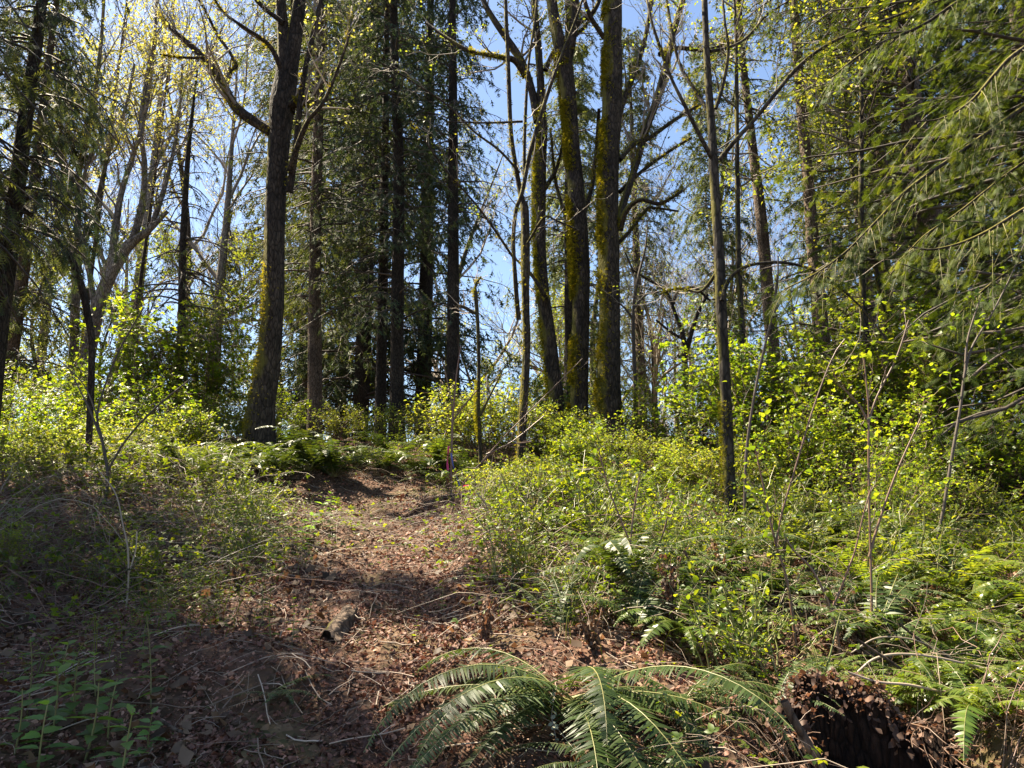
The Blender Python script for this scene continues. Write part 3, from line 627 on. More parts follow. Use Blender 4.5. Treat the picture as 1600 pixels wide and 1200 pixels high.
trunk_conifer('fir_tree', 'tall fir with a bare tan trunk, second trunk right of the slim alder', [(1290,610,27),(1284,540,25),(1277,450,21),(1270,380,19),(1264,300,17),(1257,220,16),(1250,140,15),(1244,60,14),(1240,0,13),(1235,-80,11)], 12.5, 'bark_fir', 8.5, 2.0, 110, 19, 31, 'hemlock', nbl=10, nq=4, dens=.8)
trunk_conifer('fir_tree', 'reddish barked fir with whip thin side branches, first trunk right of the slim alder', [(1214,620,22),(1207,540,20),(1200,460,19),(1194,390,18),(1186,310,16),(1177,240,14),(1168,160,12),(1160,90,11),(1155,20,9)], 15.5, 'bark_fir', 5.5, 1.9, 130, 21, 32, 'hemlock', nbl=10, nq=3, dens=.7, bare=.2)
trunk_conifer('fir_tree', 'fir trunk half hidden by cedar sprays, second trunk right of the tan fir', [(1436,600,24),(1428,520,22),(1418,440,20),(1405,370,18),(1392,310,17),(1378,250,15),(1368,180,13)], 13.5, 'bark_fir', 6.0, 2.4, 150, 20, 33, 'hemlock', nbl=11, nq=4)
trunk_conifer('fir_tree', 'dark thin fir trunk just right of the tan leaning fir', [(1366,600,18),(1358,480,17),(1349,400,16),(1341,320,14),(1333,250,12)], 15, 'bark_fir', 5.2, 2.2, 150, 20, 34, 'hemlock', nbl=11, nq=4)
trunk_conifer('fir_tree', 'grey fir with a twin foot standing closest behind the thick leaning maple', [(492,665,24),(492,560,22),(492,440,19),(494,320,17),(497,200,15),(500,80,12),(501,0,11)], 15.5, 'bark_fir', 3.0, 2.3, 230, 22, 35, 'hemlock', nbl=12, nq=4)
trunk_conifer('fir_tree', 'dark straight fir with dense crown, tallest black trunk of the middle group', [(620,690,24),(620,600,22),(621,500,20),(622,400,19),(623,250,17),(617,120,14),(615,0,12)], 15, 'bark_dark', 2.6, 2.1, 210, 21, 36, 'fir', nbl=12, nq=4, ss=.14)
trunk_conifer('fir_tree', 'thinner dark fir immediately left of the tallest black trunk', [(593,690,18),(595,600,17),(597,500,16),(600,350,14),(602,200,11)], 15.8, 'bark_dark', 3.0, 2.0, 150, 19, 37, 'fir', nbl=12, nq=4, ss=.14)
trunk_conifer('fir_tree', 'dark fir at the right edge of the black trunk group, left of the mossy snag', [(707,670,22),(708,560,20),(708,440,18),(708,300,16),(708,160,13),(707,40,11)], 14.6, 'bark_dark', 4.2, 1.5, 95, 17, 38, 'fir', nbl=12, nq=4, ss=.14)
trunk_conifer('fir_tree', 'dark fir partly hidden behind the mossy maple with the bark wound', [(888,690,17),(889,600,16),(889,450,14),(888,300,12)], 15.6, 'bark_dark', 3.0, 1.8, 90, 17, 39, 'hemlock', nbl=11, nq=4)
# dead spire, left
trunk_conifer('dead_hemlock', 'nearly leafless hemlock spire with drooping bare branches on the left', [(281,560,13),(284,480,11),(285,400,10),(289,320,9),(294,240,7),(300,180,5),(306,130,3),(308,112,2)], 12.5, 'bark_dark', .9, 1.7, 95, W(308,112,12.5)[2] + .02, 40, 'hemlock', nbl=9, nq=3, bare=.72, droop=.5, rtop=.12, ss=.12)
# dark hemlock at the left edge, close
trunk_conifer('hemlock_tree', 'dark drooping hemlock filling the left edge of the view', [(-20,650,34),(-5,520,30),(12,400,26),(28,280,23),(42,170,20),(58,60,17),(66,0,15)], 7.6, 'bark_dark', 1.6, 1.6, 130, 11.5, 41, 'fir', nbl=12, nq=6, tmpl=SPRAY_MID, ss=.10, droop=.6)
traced('leaning_dead_trunk', 'dark dead trunk bowing down to the right at the left edge', 'dead tree',
  [(150,640,11),(143,560,12),(136,490,13),(122,430,13),(100,385,12),(60,345,11),(25,315,10),(0,290,8),(-60,250,6)], 8.4, 'bark_dark', [], moss=0, seed=44, flare=.1)
# pale curved maples behind on the left
traced('maple_tree', 'pale curved bare maple rising left of the dead spire, its trunk bending right', 'tree',
  [(128,600,30),(136,560,27),(148,500,25),(160,460,24),(176,425,22),(200,385,20),(232,360,12),(262,330,7)], 14, 'bark_pale', [
  [(172,428,12),(180,360,10),(190,300,9),(212,230,7),(230,160,6),(240,80,5),(245,0,4)],
  [(205,385,12),(222,320,10),(226,260,8),(220,200,7),(228,130,6),(245,50,5)],
  [(235,358,8),(255,300,7),(270,240,5),(280,180,4),(285,100,3)],
  [(150,495,10),(140,430,8),(128,380,7),(122,340,6),(130,280,5),(150,220,4)]], moss=1200, leaf='gold', seed=46, tl=1.7, kids=(4,7), ltw='twig', budn=3, buds=.07)
traced('maple_tree', 'pale bare maple dividing into upright stems, leftmost of the leafless trees', 'tree',
  [(112,620,18),(116,540,17),(118,460,16),(122,410,14),(124,380,9)], 15, 'bark_pale', [
  [(121,400,11),(122,340,9),(124,270,8),(140,200,7),(152,120,6),(160,40,5),(165,-60,3)],
  [(124,398,10),(145,340,8),(158,290,7),(172,230,6),(196,170,5),(210,100,4)],
  [(120,420,8),(104,350,6),(98,280,5),(95,200,4),(90,100,3)]], moss=0, leaf='gold', seed=47, tl=1.9, kids=(4,7), budn=4, buds=.08)
# small bare tree right of the thick trunk
traced('bare_tree', 'small dark leafless tree with zigzag limbs right of the thick mossy trunk', 'tree',
  [(995,690,8),(993,620,8),(990,540,7),(990,480,6),(998,430,5),(1008,390,4),(1012,350,2)], 13.5, 'twig_dark', [
  [(990,500,4),(975,480,3),(960,470,2)], [(992,480,4),(1010,460,3),(1035,455,2)]], seed=48, tl=.7, flare=.1)
traced('bare_tree', 'forked dark leafless tree halfway between thick mossy trunk and slim alder', 'tree',
  [(1078,690,13),(1075,640,12),(1070,570,11),(1068,530,9),(1055,490,7),(1040,455,6),(1010,435,5),(985,420,3)], 14, 'bark_dark', [
  [(1070,560,8),(1080,520,7),(1090,490,6),(1105,460,4)], [(1050,480,5),(1060,455,5),(1085,450,4),(1110,470,3)], [(1068,530,5),(1050,520,4),(1025,500,3)]], seed=49, tl=1.1, flare=.1, ltw='twig_dark')
# leafy yellow green tops at upper right
def leafy_top(name, label, u, v, d, spread, n, leaf, seed, trunk_r=.06):
    rng = np.random.default_rng(seed); c = W(u, v, d); b = np.array([c[0] + rng.normal(0, .3), d, 0.0]); b[2] = G(b[0], b[1])
    T = empty(name, b); tag(T, label, 'tree'); pts = np.array([b - [0, 0, .2], b * .6 + c * .4 + [rng.normal(0, .1), 0, 0], c, c + [0, 0, spread * 1.2]])
    tb = MB(); P, R, A, B = trunk_tube(tb, pts, np.array([trunk_r, trunk_r * .8, trunk_r * .5, .01]), 12, .08, .05, .3, seed); tb.build('trunk', 'bark_alder', T, True).location = -b
    out = []
    for _ in range(n):
        k = int(rng.integers(int(len(P) * .5), len(P) - 2)); a = rng.uniform(0, 6.28); grow(rng, P[k], [math.cos(a), math.sin(a), .35], spread * rng.uniform(.6, 1.2), .018, 2, out, .05)
    tw = MB(); put_tubes(tw, out); tw.build('branches', 'twig', T).location = -b
    f = MB(); twig_leaves(f, rng, out, 4, .07, LEAF6, 1, .6, .3); f.build('foliage', leaf, T).location = -b; return T
leafy_top('maple_sapling', 'young maple with yellow green leaves high behind the slim alder', 1150, 60, 12, 1.2, 14, 'yellow', 61)
leafy_top('maple_sapling', 'young maple with bright leaves high up between tan fir and cedar', 1345, 90, 11, 1.5, 20, 'yellow', 62)
leafy_top('maple_sapling', 'yellow leaved young maple low behind the cedar tips at right', 1330, 260, 12.5, 1.2, 14, 'yellow', 63)
leafy_top('maple_sapling', 'gold tinted young tree high on the left above the bare maples', 190, 70, 17, 2.2, 16, 'gold', 64)
leafy_top('maple_sapling', 'gold tinted young tree behind the dead spire', 255, 175, 18, 2.0, 14, 'gold', 65)

# ------------------------------------------------------------------ the near cedar on the right: trunk out of frame, boughs reach in
def cedar(name, label, x, y, H, r0, boughs, rnd_b, seed, Rm=3.6, z0=1.2, az=(1.6, 4.2), ss=.125, nb=100, nbl=16, nq=9, dr=.16):
    rng = np.random.default_rng(seed); b = np.array([x, y, float(G(x, y))]); T = empty(name, b); tag(T, label, 'tree')
    tb = MB(); trunk_tube(tb, np.array([b - [0, 0, .2], b + [0.05, 0, 3], b + [0, 0.1, 7], b + [.1, 0, H]]), np.array([r0, r0 * .8, r0 * .6, .04]), 24, .07, .08, .5, seed); tb.build('trunk', 'bark_fir', T, True).location = -b
    br, fo = conifer(rng, lambda z: (x, y), b[2] + z0, b[2] + H, Rm, nb, az=az, tmpl=CEDAR, ss=ss, nbl=nbl, nq=nq, droop=dr, rtop=.5)
    br.build('branches', 'twig_dark', T).location = -b; fo.build('foliage', 'cedar', T).location = -b
    for px, d in boughs:
        lp, lr = world_line(px, d); lr = lr * .7; lb = MB(); Pn, Rn, An, Bn = trunk_tube(lb, lp, lr, 8, .05, .08, 0, seed); o = lb.build('bough', 'bark_alder', T, True); o.location = -b
        f = MB(); q = []
        m = int(np.linalg.norm(np.diff(lp, axis=0), axis=1).sum() * 22); s = np.linspace(0, 1, 5)
        k = rng.integers(len(Pn) // 6, len(Pn) - 1, m); tg = nrm(Pn[np.minimum(k + 1, len(Pn) - 1)] - Pn[k - 1]); sd = nrm(np.cross(tg, [0, 0, 1.])) * rng.choice([-1, 1], (m, 1))
        D = nrm(tg * rng.uniform(.3, .9, (m, 1)) + sd * rng.uniform(.2, .8, (m, 1)) + np.array([0, 0, -1]) * rng.uniform(.0, .55, (m, 1))); L_ = rng.uniform(.2, .6, m)
        BP = Pn[k][:, None] + D[:, None] * (L_[:, None] * s)[..., None]; BP[..., 2] -= .35 * L_[:, None] * s ** 2
        tw = MB(); tubes(tw, BP, np.linspace(.004, .0012, 5)[None] * np.ones((m, 1)), 3); tw.build('twigs', 'twig_mossy', o)
        nq_ = 9; tt = rng.uniform(.1, 1, (m, nq_)) * 3.999; kq = tt.astype(int); fq = (tt - kq)[..., None]; jj = np.arange(m)[:, None]
        pos = (BP[jj, kq] * (1 - fq) + BP[jj, kq + 1] * fq).reshape(-1, 3); bt = nrm(BP[jj, kq + 1] - BP[jj, kq]).reshape(-1, 3); N = len(pos)
        s2 = nrm(np.cross(bt, [0, 0, 1.])) * rng.choice([-1, 1], (N, 1)); SD = nrm(bt + s2 * rng.uniform(0, .9, (N, 1)) + np.array([0, 0, -.15]) + rng.normal(0, .2, (N, 3)))
        scatter(f, *CEDAR, pos, frames(SD, nrm(rng.normal(0, .5, (N, 3)) + [0, 0, 1])), rng.uniform(.05, .125, N), np.clip(rng.normal(.55, .25, N), 0, 1)); f.build('foliage', 'cedar', o)
    return T
cedar('cedar_tree', 'large cedar whose drooping green sprays fill the upper right corner', 7.0, 7.6, 15, .32, [
  ([(1790,70,30),(1690,120,24),(1600,168,12),(1500,238,9),(1420,295,8),(1370,345,6),(1320,395,5),(1270,430,4),(1225,452,3)], 6.6),
  ([(1790,-20,20),(1680,30,16),(1590,82,10),(1555,115,8),(1515,160,6),(1470,185,4),(1430,190,3)], 5.6),
  ([(1790,220,20),(1680,280,14),(1595,330,9),(1545,360,7),(1500,380,6),(1455,390,5),(1420,385,3)], 5.8),
  ([(1790,330,20),(1690,380,12),(1610,405,7),(1560,435,5),(1520,468,4),(1490,500,3)], 6.2),
  ([(1790,-120,20),(1650,-60,14),(1520,-10,8),(1440,40,7),(1360,75,5),(1300,120,4)], 6.8),
  ([(1790,130,20),(1690,200,12),(1590,260,6),(1500,330,5),(1440,372,4),(1390,430,3)], 7.2)], 40, 71, Rm=3.7, nb=120)
cedar('cedar_tree', 'second cedar standing farther back behind the right hand cedar sprays', 7.3, 12.2, 17, .3, [], 0, 72, Rm=3.6, nb=150, ss=.15, nbl=14, nq=7, az=(1.2, 5.2))
cedar('cedar_tree', 'young dense cedar low on the right edge behind the ferns', 7.6, 9.8, 6.5, .12, [], 0, 73, Rm=2.2, nb=110, z0=.3, az=(1.6, 5.0), nbl=13, nq=7, ss=.13)

# ------------------------------------------------------------------ background conifers and bare trees (shared meshes)
def bg_conifer(kind, H, R, nb, z0, seed, mat, **kw):
    rng = np.random.default_rng(seed); T = empty(kind, (0, 0, 0))
    tb = MB(); trunk_tube(tb, np.array([[0, 0, -1.0], [.05, 0, H * .3], [0, .05, H * .7], [0, 0, H]]), np.array([H * .011, H * .009, H * .005, .015]), 12, .3, .04, .3, seed); tb.build('trunk', 'bark_dark' if mat == 'fir' else 'bark_fir', T, True)
    br, fo = conifer(rng, lambda z: (0, 0), z0, H, R, nb, **kw); br.build('branches', 'twig_dark', T); fo.build('foliage', mat, T); return T
def bg_bare(kind, H, seed, leaf, bark, n1=9, lvl=3, buds=.10, prob=.6, twig='twig'):
    rng = np.random.default_rng(seed); T = empty(kind, (0, 0, 0)); P = np.array([[0, 0, -1.0], [rng.normal(0, .3), 0, H * .3], [rng.normal(0, .5), rng.normal(0, .4), H * .6], [rng.normal(0, .8), 0, H * .95]])
    tb = MB(); Pn, Rn, A, B = trunk_tube(tb, P, np.array([H * .012, H * .010, H * .006, .02]), 12, .2, .05, .3, seed); tb.build('trunk', bark, T, True)
    out = []
    for i in range(n1):
        k = int(rng.uniform(.28, .95) * (len(Pn) - 1)); a = rng.uniform(0, 6.28); grow(rng, Pn[k], [math.cos(a) * .7, math.sin(a) * .7, .8], H * .33 * rng.uniform(.6, 1.1), Rn[k] * .6, lvl, out, .12, .18, (4, 7), (.35, .95), .005)
    tw = MB(); put_tubes(tw, out, 3, 5, .03); tw.build('branches', twig, T)
    if leaf: f = MB(); twig_leaves(f, rng, out, 3, buds, LEAF, 0, .5, .6, prob); f.build('foliage', leaf, T)
    return T
PROTO = {
 'firA': (bg_conifer('fir_tree', 22, 3.2, 300, 1.5, 101, 'fir', nbl=12, nq=4, ss=.26), 'dense dark green background fir'),
 'firB': (bg_conifer('fir_tree', 18, 2.6, 240, 1.0, 102, 'hemlock', nbl=12, nq=4, ss=.24), 'lighter green background fir'),
 'firC': (bg_conifer('fir_tree', 24, 2.8, 220, 6.5, 103, 'hemlock', nbl=12, nq=4, ss=.26), 'high crowned background fir'),
 'bareA': (bg_bare('bare_tree', 17, 111, 'gold', 'bark_pale', 10), 'gold budded background tree'),
 'bareB': (bg_bare('bare_tree', 14, 112, None, 'bark_pale', 11), 'leafless pale grey background tree'),
 'bareC': (bg_bare('bare_tree', 18, 113, 'yellow', 'bark_alder', 10), 'sparse leaved background tree'),
 'bushA': (bg_bare('bare_tree', 7, 114, 'yellow', 'bark_alder', 12, 3, .12, .9), 'low yellow green background tree'),
}
USED = set()
def put_bg(key, u, d, s=1.0, rz=None):
    root, look = PROTO[key]; x = (u - 800) / FPX * d * 1.02; o = root if key not in USED else copy_tree(root)
    USED.add(key); o.location = (x, d, float(G(x, d))); o.scale = (s, s, s); o.rotation_euler = (0, 0, rz if rz is not None else random.uniform(0, 6.28))
    reg(o, look, 'tree', {'f': 'background firs', 'b': 'background broadleaf trees'}[key[0]])
random.seed(4)
for key, u, d, s in [('firA',565,20,1),('firA',660,22,1.05),('firB',535,25,1.1),('firC',420,26,1),('firB',480,22,1),
    ('firB',900,26,1.0),('firC',1000,32,1),('firB',1130,20,.72),('firB',1310,26,.9),('firB',1400,18,1),
    ('firA',1480,20,1),('firA',1560,17,.9),('firB',1640,19,1),('firB',10,14,.7),('firB',340,27,.6),
    ('firB',1750,16,1),('firA',1850,20,1)]:
    put_bg(key, u, d, s)
for key, u, d, s in [('bareA',200,22,1),('bareA',330,24,1),('bareC',260,28,1.1),('bareB',170,33,1.2),('bareB',1020,34,1),('bareB',1060,38,1),('bareB',985,42,1.1),('bareA',1090,46,1.1),
    ('bareC',450,34,1.1),('bareC',940,36,1.1),('bareA',860,38,1.1),('bareC',720,36,1.2),('bareB',1240,36,1.1),('bareC',1350,34,1.1),('bareA',1180,44,1.2),('bareB',300,42,1.3),('bareA',60,30,1.2),('bareC',-20,26,1.1),
    ('bareC',1140,25,.9),('bareC',1010,24,.55),
    ('bushA',300,20,.8),('bushA',170,22,.9),('bushA',60,18,.8),('bushA',430,20,.8),('bushA',540,30,1),('bushA',660,22,.7),('bushA',740,25,.8),('bushA',860,23,.8),('bushA',1240,22,.8),('bushA',1380,20,.8),('bushA',1120,30,.8),('bushA',-10,24,1)]:
    put_bg(key, u, d, s)

# ------------------------------------------------------------------ shrubs
def make_shrub(name, seed, H, nst, mat, tmpl, size, lean=.5, nl=6, twl=1, kids=(5, 9), stem='cane_red'):
    rng = np.random.default_rng(seed); T = empty(name, (0, 0, 0)); out = []
    for i in range(nst):
        a = rng.uniform(0, 6.28); st = []
        grow(rng, [rng.normal(0, .08), rng.normal(0, .08), -.05], [math.cos(a) * lean, math.sin(a) * lean, 1], H * rng.uniform(.6, 1.1), .008, twl, out, .04, .14, kids, (.6, 1.2), .0022)
    st = MB(); put_tubes(st, out, 3, 5, .006); st.build('stems', stem, T)
    f = MB(); twig_leaves(f, rng, out, nl, size, tmpl, 0, 1.0, .15); twig_leaves(f, rng, [o for o in out if o[2] == 1], nl, size, tmpl, 9, 1.0, .15)
    f.build('foliage', mat, T); return T
SH = {
 'A': (make_shrub('salmonberry_bush', 201, 1.7, 10, 'green', TRI, .080, .5, 6, 2, (4, 8)), 'tall bright green berry bush'),
 'B': (make_shrub('salmonberry_bush', 202, 1.3, 10, 'green', TRI, .070, .65, 6, 2, (4, 8)), 'spreading bright green berry bush'),
 'C': (make_shrub('young_bush', 203, 1.0, 7, 'yellow', LEAF6, .042, .6, 8, 2, (4, 7)), 'airy bush in small yellow green leaf'),
 'E': (make_shrub('weed', 205, .62, 9, 'cover', LEAF6, .038, .28, 7, 1, (4, 8), 'twig_fern'), 'spindly weed'),
 'D': (make_shrub('low_bush', 204, .55, 8, 'cover', TRI, .07, .8, 8, 1, (4, 7)), 'low leafy bush'),
}
SU = set()
def block(x, y): return abs(x / y - 2.24 / 7.6) < .042 and 5.2 < y < 7.55
def put_shrub(key, x, y, s=1.0):
    if block(x, y): return
    root, look = SH[key]; o = root if key not in SU else copy_tree(root); SU.add(key)
    o.location = (x, y, float(G(x, y))); o.scale = (s, s, s); o.rotation_euler = (random.uniform(-.08, .08), random.uniform(-.08, .08), random.uniform(0, 6.28))
    reg(o, look, 'bush', {'A': 'berry bushes', 'B': 'berry bushes', 'C': 'small leaved bushes', 'D': 'low bushes', 'E': 'spindly weeds'}[key])
def at(u, d): return (u - 800) / FPX * d * 1.02, d
for key, u, d, s in [('B',1240,8.9,.9),('A',1200,9.5,1.15),('A',1260,10.5,1.2),('B',1320,9.8,1.1),('A',1390,10.2,1.2),('A',1450,9.6,1.1),('B',1500,9,1.05),('B',1180,10.8,1.1),('A',1110,10.8,1.0),('B',1060,11,.9),('A',1330,11.8,1.1),('A',1430,12,1.4),('B',1250,8.6,.9),
    ('B',1390,8.4,.85),('C',1130,8.4,.9),('C',1480,7.6,.8),('A',1560,10.4,1.1),('B',1600,8.5,.9),('C',1010,11.6,.9),('C',1050,9.3,.8),('C',1220,7.4,.6),
    ('A',240,11.5,1.05),('A',290,12.2,1.3),('A',345,12.6,1.15),('B',270,10.4,.95),('A',200,12.8,1.0),('C',350,11.2,1.0),('C',300,9.8,.9),('A',60,10,.9),('B',20,9.2,.9),('B',110,10.5,.9),('C',80,8.6,.9),('C',160,9.4,.9),('B',150,12,1),('C',20,7.6,.7),('C',220,9,.8),
    ('C',735,11.4,1.4),('C',775,11.2,1.5),('C',800,11.9,1.2),('C',700,12.6,1.1),('C',540,13.2,.9),('C',860,11.5,1.0),('B',880,12.8,.9),('C',930,10.6,.7),('C',990,10.2,.7),('A',830,13.8,.9),('A',1000,13.6,.7),
    ('B',440,13.5,.8),('C',600,14.5,1),('C',660,14.2,.9),('A',920,9.9,.5)]:
    put_shrub(key, *at(u, d), s)
rs = np.random.default_rng(78); n = 0
while n < 34:
    x = rs.uniform(-.1, 6.5); y = 3.7 + 5.2 * rs.random() ** 1.2
    if not in_view(x, y) or x < path_x(y) + path_w(y) + .35 or x > .75 * y: continue
    put_shrub('E', x, y, rs.uniform(.55, 1.1)); n += 1
for x, y, k, s in [(.1,5.6,'E',1.0),(.6,5.7,'E',1.2),(.15,6.4,'C',.6),(1.2,5.9,'E',1.1),(1.5,5.3,'E',1.2),(-.1,7.2,'C',.55),(1.0,6.8,'B',.45),(.05,4.9,'E',.8),(1.9,5.5,'E',1.1),(3.1,6.2,'A',.45),(-2.75,7.3,'E',1.0),(-2.3,6.6,'E',.9),(-2.1,5.8,'E',.8)]: put_shrub(k, x, y, s)
rs = np.random.default_rng(77); n = 0
while n < 72:
    x = rs.uniform(-8, 9.5); y = rs.uniform(4.4, 12.5)
    if not in_view(x, y) or abs(x - path_x(y)) < path_w(y) + .35 or (x < path_x(y) and y < 7 and rs.random() < .8) or (-3.4 < x < .3 and y > 7.6): continue
    put_shrub('D' if rs.random() < .86 else 'C', x, y, rs.uniform(.6, 1.05) * (1 if y > 6 else .75)); n += 1

# ------------------------------------------------------------------ sword ferns
rf = np.random.default_rng(5)
FP = [(make_fern('sword_fern', rf, .85, 14, 34, 'fern', (.7, 1.25), (.3, .9), 1), 'dark green sword fern'),
      (make_fern('sword_fern', rf, .75, 12, 32, 'fern', (.35, 1.0), (.4, 1.0), 1), 'low spreading sword fern'),
      (make_fern('sword_fern', rf, .8, 13, 34, 'fern_light', (.6, 1.2), (.4, 1.0), 1), 'pale sunlit sword fern'),
      (make_fern('sword_fern', rf, .6, 9, 28, 'fern_light', (.9, 1.35), (.1, .6), 1), 'small upright light green fern'),
      (make_fern('sword_fern', rf, .6, 11, 26, 'fern_dead', (.2, .9), (.6, 1.3), 1), 'withered tan fern')]
FU = set()
def put_fern(k, x, y, s):
    if block(x, y) and s > .5: s *= .5
    root, look = FP[k]; o = root if k not in FU else copy_tree(root); FU.add(k)
    o.location = (x, y, float(G(x, y)) + .02); o.scale = (s, s, s); o.rotation_euler = (rf.normal(0, .07) + .10, rf.normal(0, .07), rf.uniform(0, 6.28))
    reg(o, look, 'fern', 'sword ferns on the slope')
for k, u, v, s in [(0,480,738,1.0),(0,520,748,.95),(2,440,730,.9),(0,410,742,.8),(2,600,735,.85),(1,640,742,.95),(2,575,722,.9),(0,680,735,.8),(1,350,745,.9),(0,300,760,.9),(2,250,735,.8),(1,700,760,.7),
    (2,1225,770,1.1),(0,1280,760,1.0),(0,1340,770,1.0),(0,1440,790,1.0),(1,1500,800,.9),(2,1300,810,.8),(2,1580,830,.8),(0,1400,810,.9),(1,1180,800,.8),(2,1060,770,.8),(2,1000,770,.9),(2,940,760,.8),(0,900,745,.7),(2,860,740,.8),
    (0,1300,870,.7),(0,1250,880,.7),(2,1130,880,.7),(2,1080,870,.6),(3,1010,900,.9),(2,1210,930,.6),(0,1380,960,.55),(2,1440,1010,.7),(2,1520,1060,.7),(2,1500,980,.6),(0,1560,940,.7),(3,1380,910,.7),(2,1460,1120,.5),(3,1100,960,.6),(2,1170,985,.5),(0,1420,870,.7),(2,1340,1000,.45)]:
    p = hit(u, v, 12.6); put_fern(k, p[0], p[1], s * (1.3 if v < 775 else 1.15))
for k, x, y, s in [(0,-2.9,9.1,1.1),(2,-3.3,9.5,1.0),(0,-2.5,9.9,1.1),(2,-2.2,10.5,1.1),(0,-1.7,11.0,1.1),(2,-1.1,11.0,1.1),(0,-.6,10.4,1.0),(2,-3.8,9.0,1.0),(0,-4.4,9.4,1.0),(2,-.2,9.7,.9),(0,-2.9,10.4,1.0)]: put_fern(k, x, y, s)
n = 0
while n < 58:
    x = rf.uniform(-.1, 6.2); y = rf.uniform(3.9, 9.0)
    if not in_view(x, y) or x < path_x(y) + path_w(y) + .55 or hollow(x, y) > .02 or (x < .7 and y < 4.6): continue
    put_fern(int(rf.integers(0, 5)), x, y, rf.uniform(.4, .95)); n += 1
for k, u, v, s in [(2,1010,860,1.1),(3,1100,845,1.3),(2,955,835,.9),(2,1185,870,.9),(3,1290,905,1.2),(2,1405,885,1.0),(2,1235,835,1.1),(3,905,850,1.0),(2,845,828,.8),(2,1065,925,.8),(3,1350,935,1.1),(2,1500,930,1.0),(2,1560,990,.8),(2,1440,1085,.7),(2,1525,1130,.7),(0,1130,905,.8),(3,960,905,1.1),(3,1180,940,1.0)]:
    p = hit(u, v, 12); put_fern(k, p[0], p[1], s)
n = 0
while n < 44:
    x = rf.uniform(-8, 9.5); y = rf.uniform(5.0, 13.5)
    if not in_view(x, y) or abs(x - path_x(y)) < path_w(y) + .5 or (x < path_x(y) and y < 8): continue
    put_fern(int(rf.integers(0, 5)), x, y, rf.uniform(.6, 1.0)); n += 1
for k, x, y, s in [(2,1.85,2.95,.55),(3,1.95,3.35,.6),(2,1.7,3.55,.6),(0,1.15,3.45,.5),(3,2.3,3.6,.6),(2,2.2,3.1,.5),(2,2.5,4.0,.6),(3,1.5,3.75,.6)]: put_fern(k, x, y, s)
# the near ferns, each frond its own
def near_fern(label, u, v, R, nf, npin, azr, elev, sag, seed, mat='fern', tilt=(0, 0), dz=0.03):
    rg = np.random.default_rng(seed); p = hit(u, v, 9); o = make_fern('sword_fern', rg, R, nf, npin, mat, elev, sag, 2, azr); o.location = (p[0], p[1], p[2] + dz); o.rotation_euler = (tilt[0], tilt[1], 0)
    tag(o, label, 'fern'); return o
near_fern('largest foreground sword fern arching over the litter at bottom centre', 893, 1108, .92, 28, 66, (-3.6, .3), (.2, .75), (.6, 1.25), 301)
near_fern('dark sword fern right of the largest foreground fern, fronds hanging towards the hollow', 1065, 1105, .64, 18, 54, (-3.3, .7), (.3, .85), (.7, 1.3), 302)
near_fern('upright sword fern with glossy fronds beside the brown dead stalks', 1000, 1000, .68, 9, 50, (.4, 3.3), (.85, 1.3), (.0, .9), 303)
near_fern('sword fern whose frond tips enter at the bottom right of the big fern', 1010, 1240, .6, 9, 48, (-.4, 3.3), (.35, .8), (.2, .7), 304)
near_fern('small narrow fern with upright ladder fronds left of the glossy upright fern', 880, 1000, .55, 5, 30, (.8, 2.4), (1.1, 1.4), (-.3, .3), 305)
near_fern('tiny fern flattened on the shaded litter at lower left', 430, 1095, .28, 9, 22, (0, 6.0), (.2, .6), (.2, .6), 306)

# ------------------------------------------------------------------ nettles and other broad-leaved herbs
def make_nettle(seed, H, npair, ls, mat='nettle', stem='twig_fern'):
    rng = np.random.default_rng(seed); T = empty('nettle', (0, 0, 0)); s = np.linspace(0, 1, 9)
    P = np.stack([.06 * H * np.sin(s * 2.5), .04 * H * s, -.03 + H * s], -1); st = MB(); tubes(st, P[None], np.linspace(.004, .0018, 9)[None], 6); st.build('stem', stem, T)
    f = MB(); pos = []; D = []; S = []
    for i in range(npair):
        t = .15 + .85 * (i + .5) / npair; p = np.array([np.interp(t, s, P[:, q]) for q in range(3)]); a0 = i * math.pi / 2 + rng.normal(0, .25)
        for g in (0, math.pi):
            pos.append(p); D.append([math.cos(a0 + g), math.sin(a0 + g), .15 + .35 * t * (t > .85)]); S.append(ls * (1.0 - .65 * max(0, t - .35)) * rng.uniform(.8, 1.15))
    sv, sf = serr_leaf(); scatter(f, sv, sf, np.array(pos), frames(np.array(D), nrm(rng.normal(0, .22, (len(pos), 3)) + [0, 0, 1])), np.array(S), rng.random(len(pos))); f.build('leaves', mat, T, False); return T
def serr_leaf():
    n = 9; V = []; xs = np.linspace(0, 1, n); w = .27 * np.sin(np.clip(xs, .02, 1) ** .62 * math.pi) * (1 - .25 * xs)
    for i, x in enumerate(xs): V.append([x + .12, 0, -.16 * x ** 2])
    for sg in (1, -1):
        for i, x in enumerate(xs): V.append([x + .12 + (.035 if i % 2 else -.01), sg * w[i] * (1.06 if i % 2 else .92), .07 * w[i] / .27 - .16 * x ** 2])
    V.append([0, 0, 0]); F = []
    for i in range(n - 1):
        F += [[i, n + i + 1, n + i], [i, i + 1, n + i + 1], [i, 2 * n + i, 2 * n + i + 1], [i, 2 * n + i + 1, i + 1]]
    V.append([.12, .012, 0]); F.append([3 * n, 0, 3 * n + 1]); return np.array(V, float), np.array(F)
NT = [make_nettle(401, .42, 6, .085), make_nettle(402, .26, 5, .095), make_nettle(403, .34, 6, .06, 'green')]; NU = set()
def put_nettle(k, u, v, s, look, p=None):
    p = hit(u, v, 12) if p is None else p; o = NT[k] if k not in NU else copy_tree(NT[k]); NU.add(k); o.location = p; o.scale = (s, s, s)
    o.rotation_euler = (random.uniform(-.12, .12), random.uniform(-.12, .12), random.uniform(0, 6.28)); reg(o, look, 'plant', 'nettles')
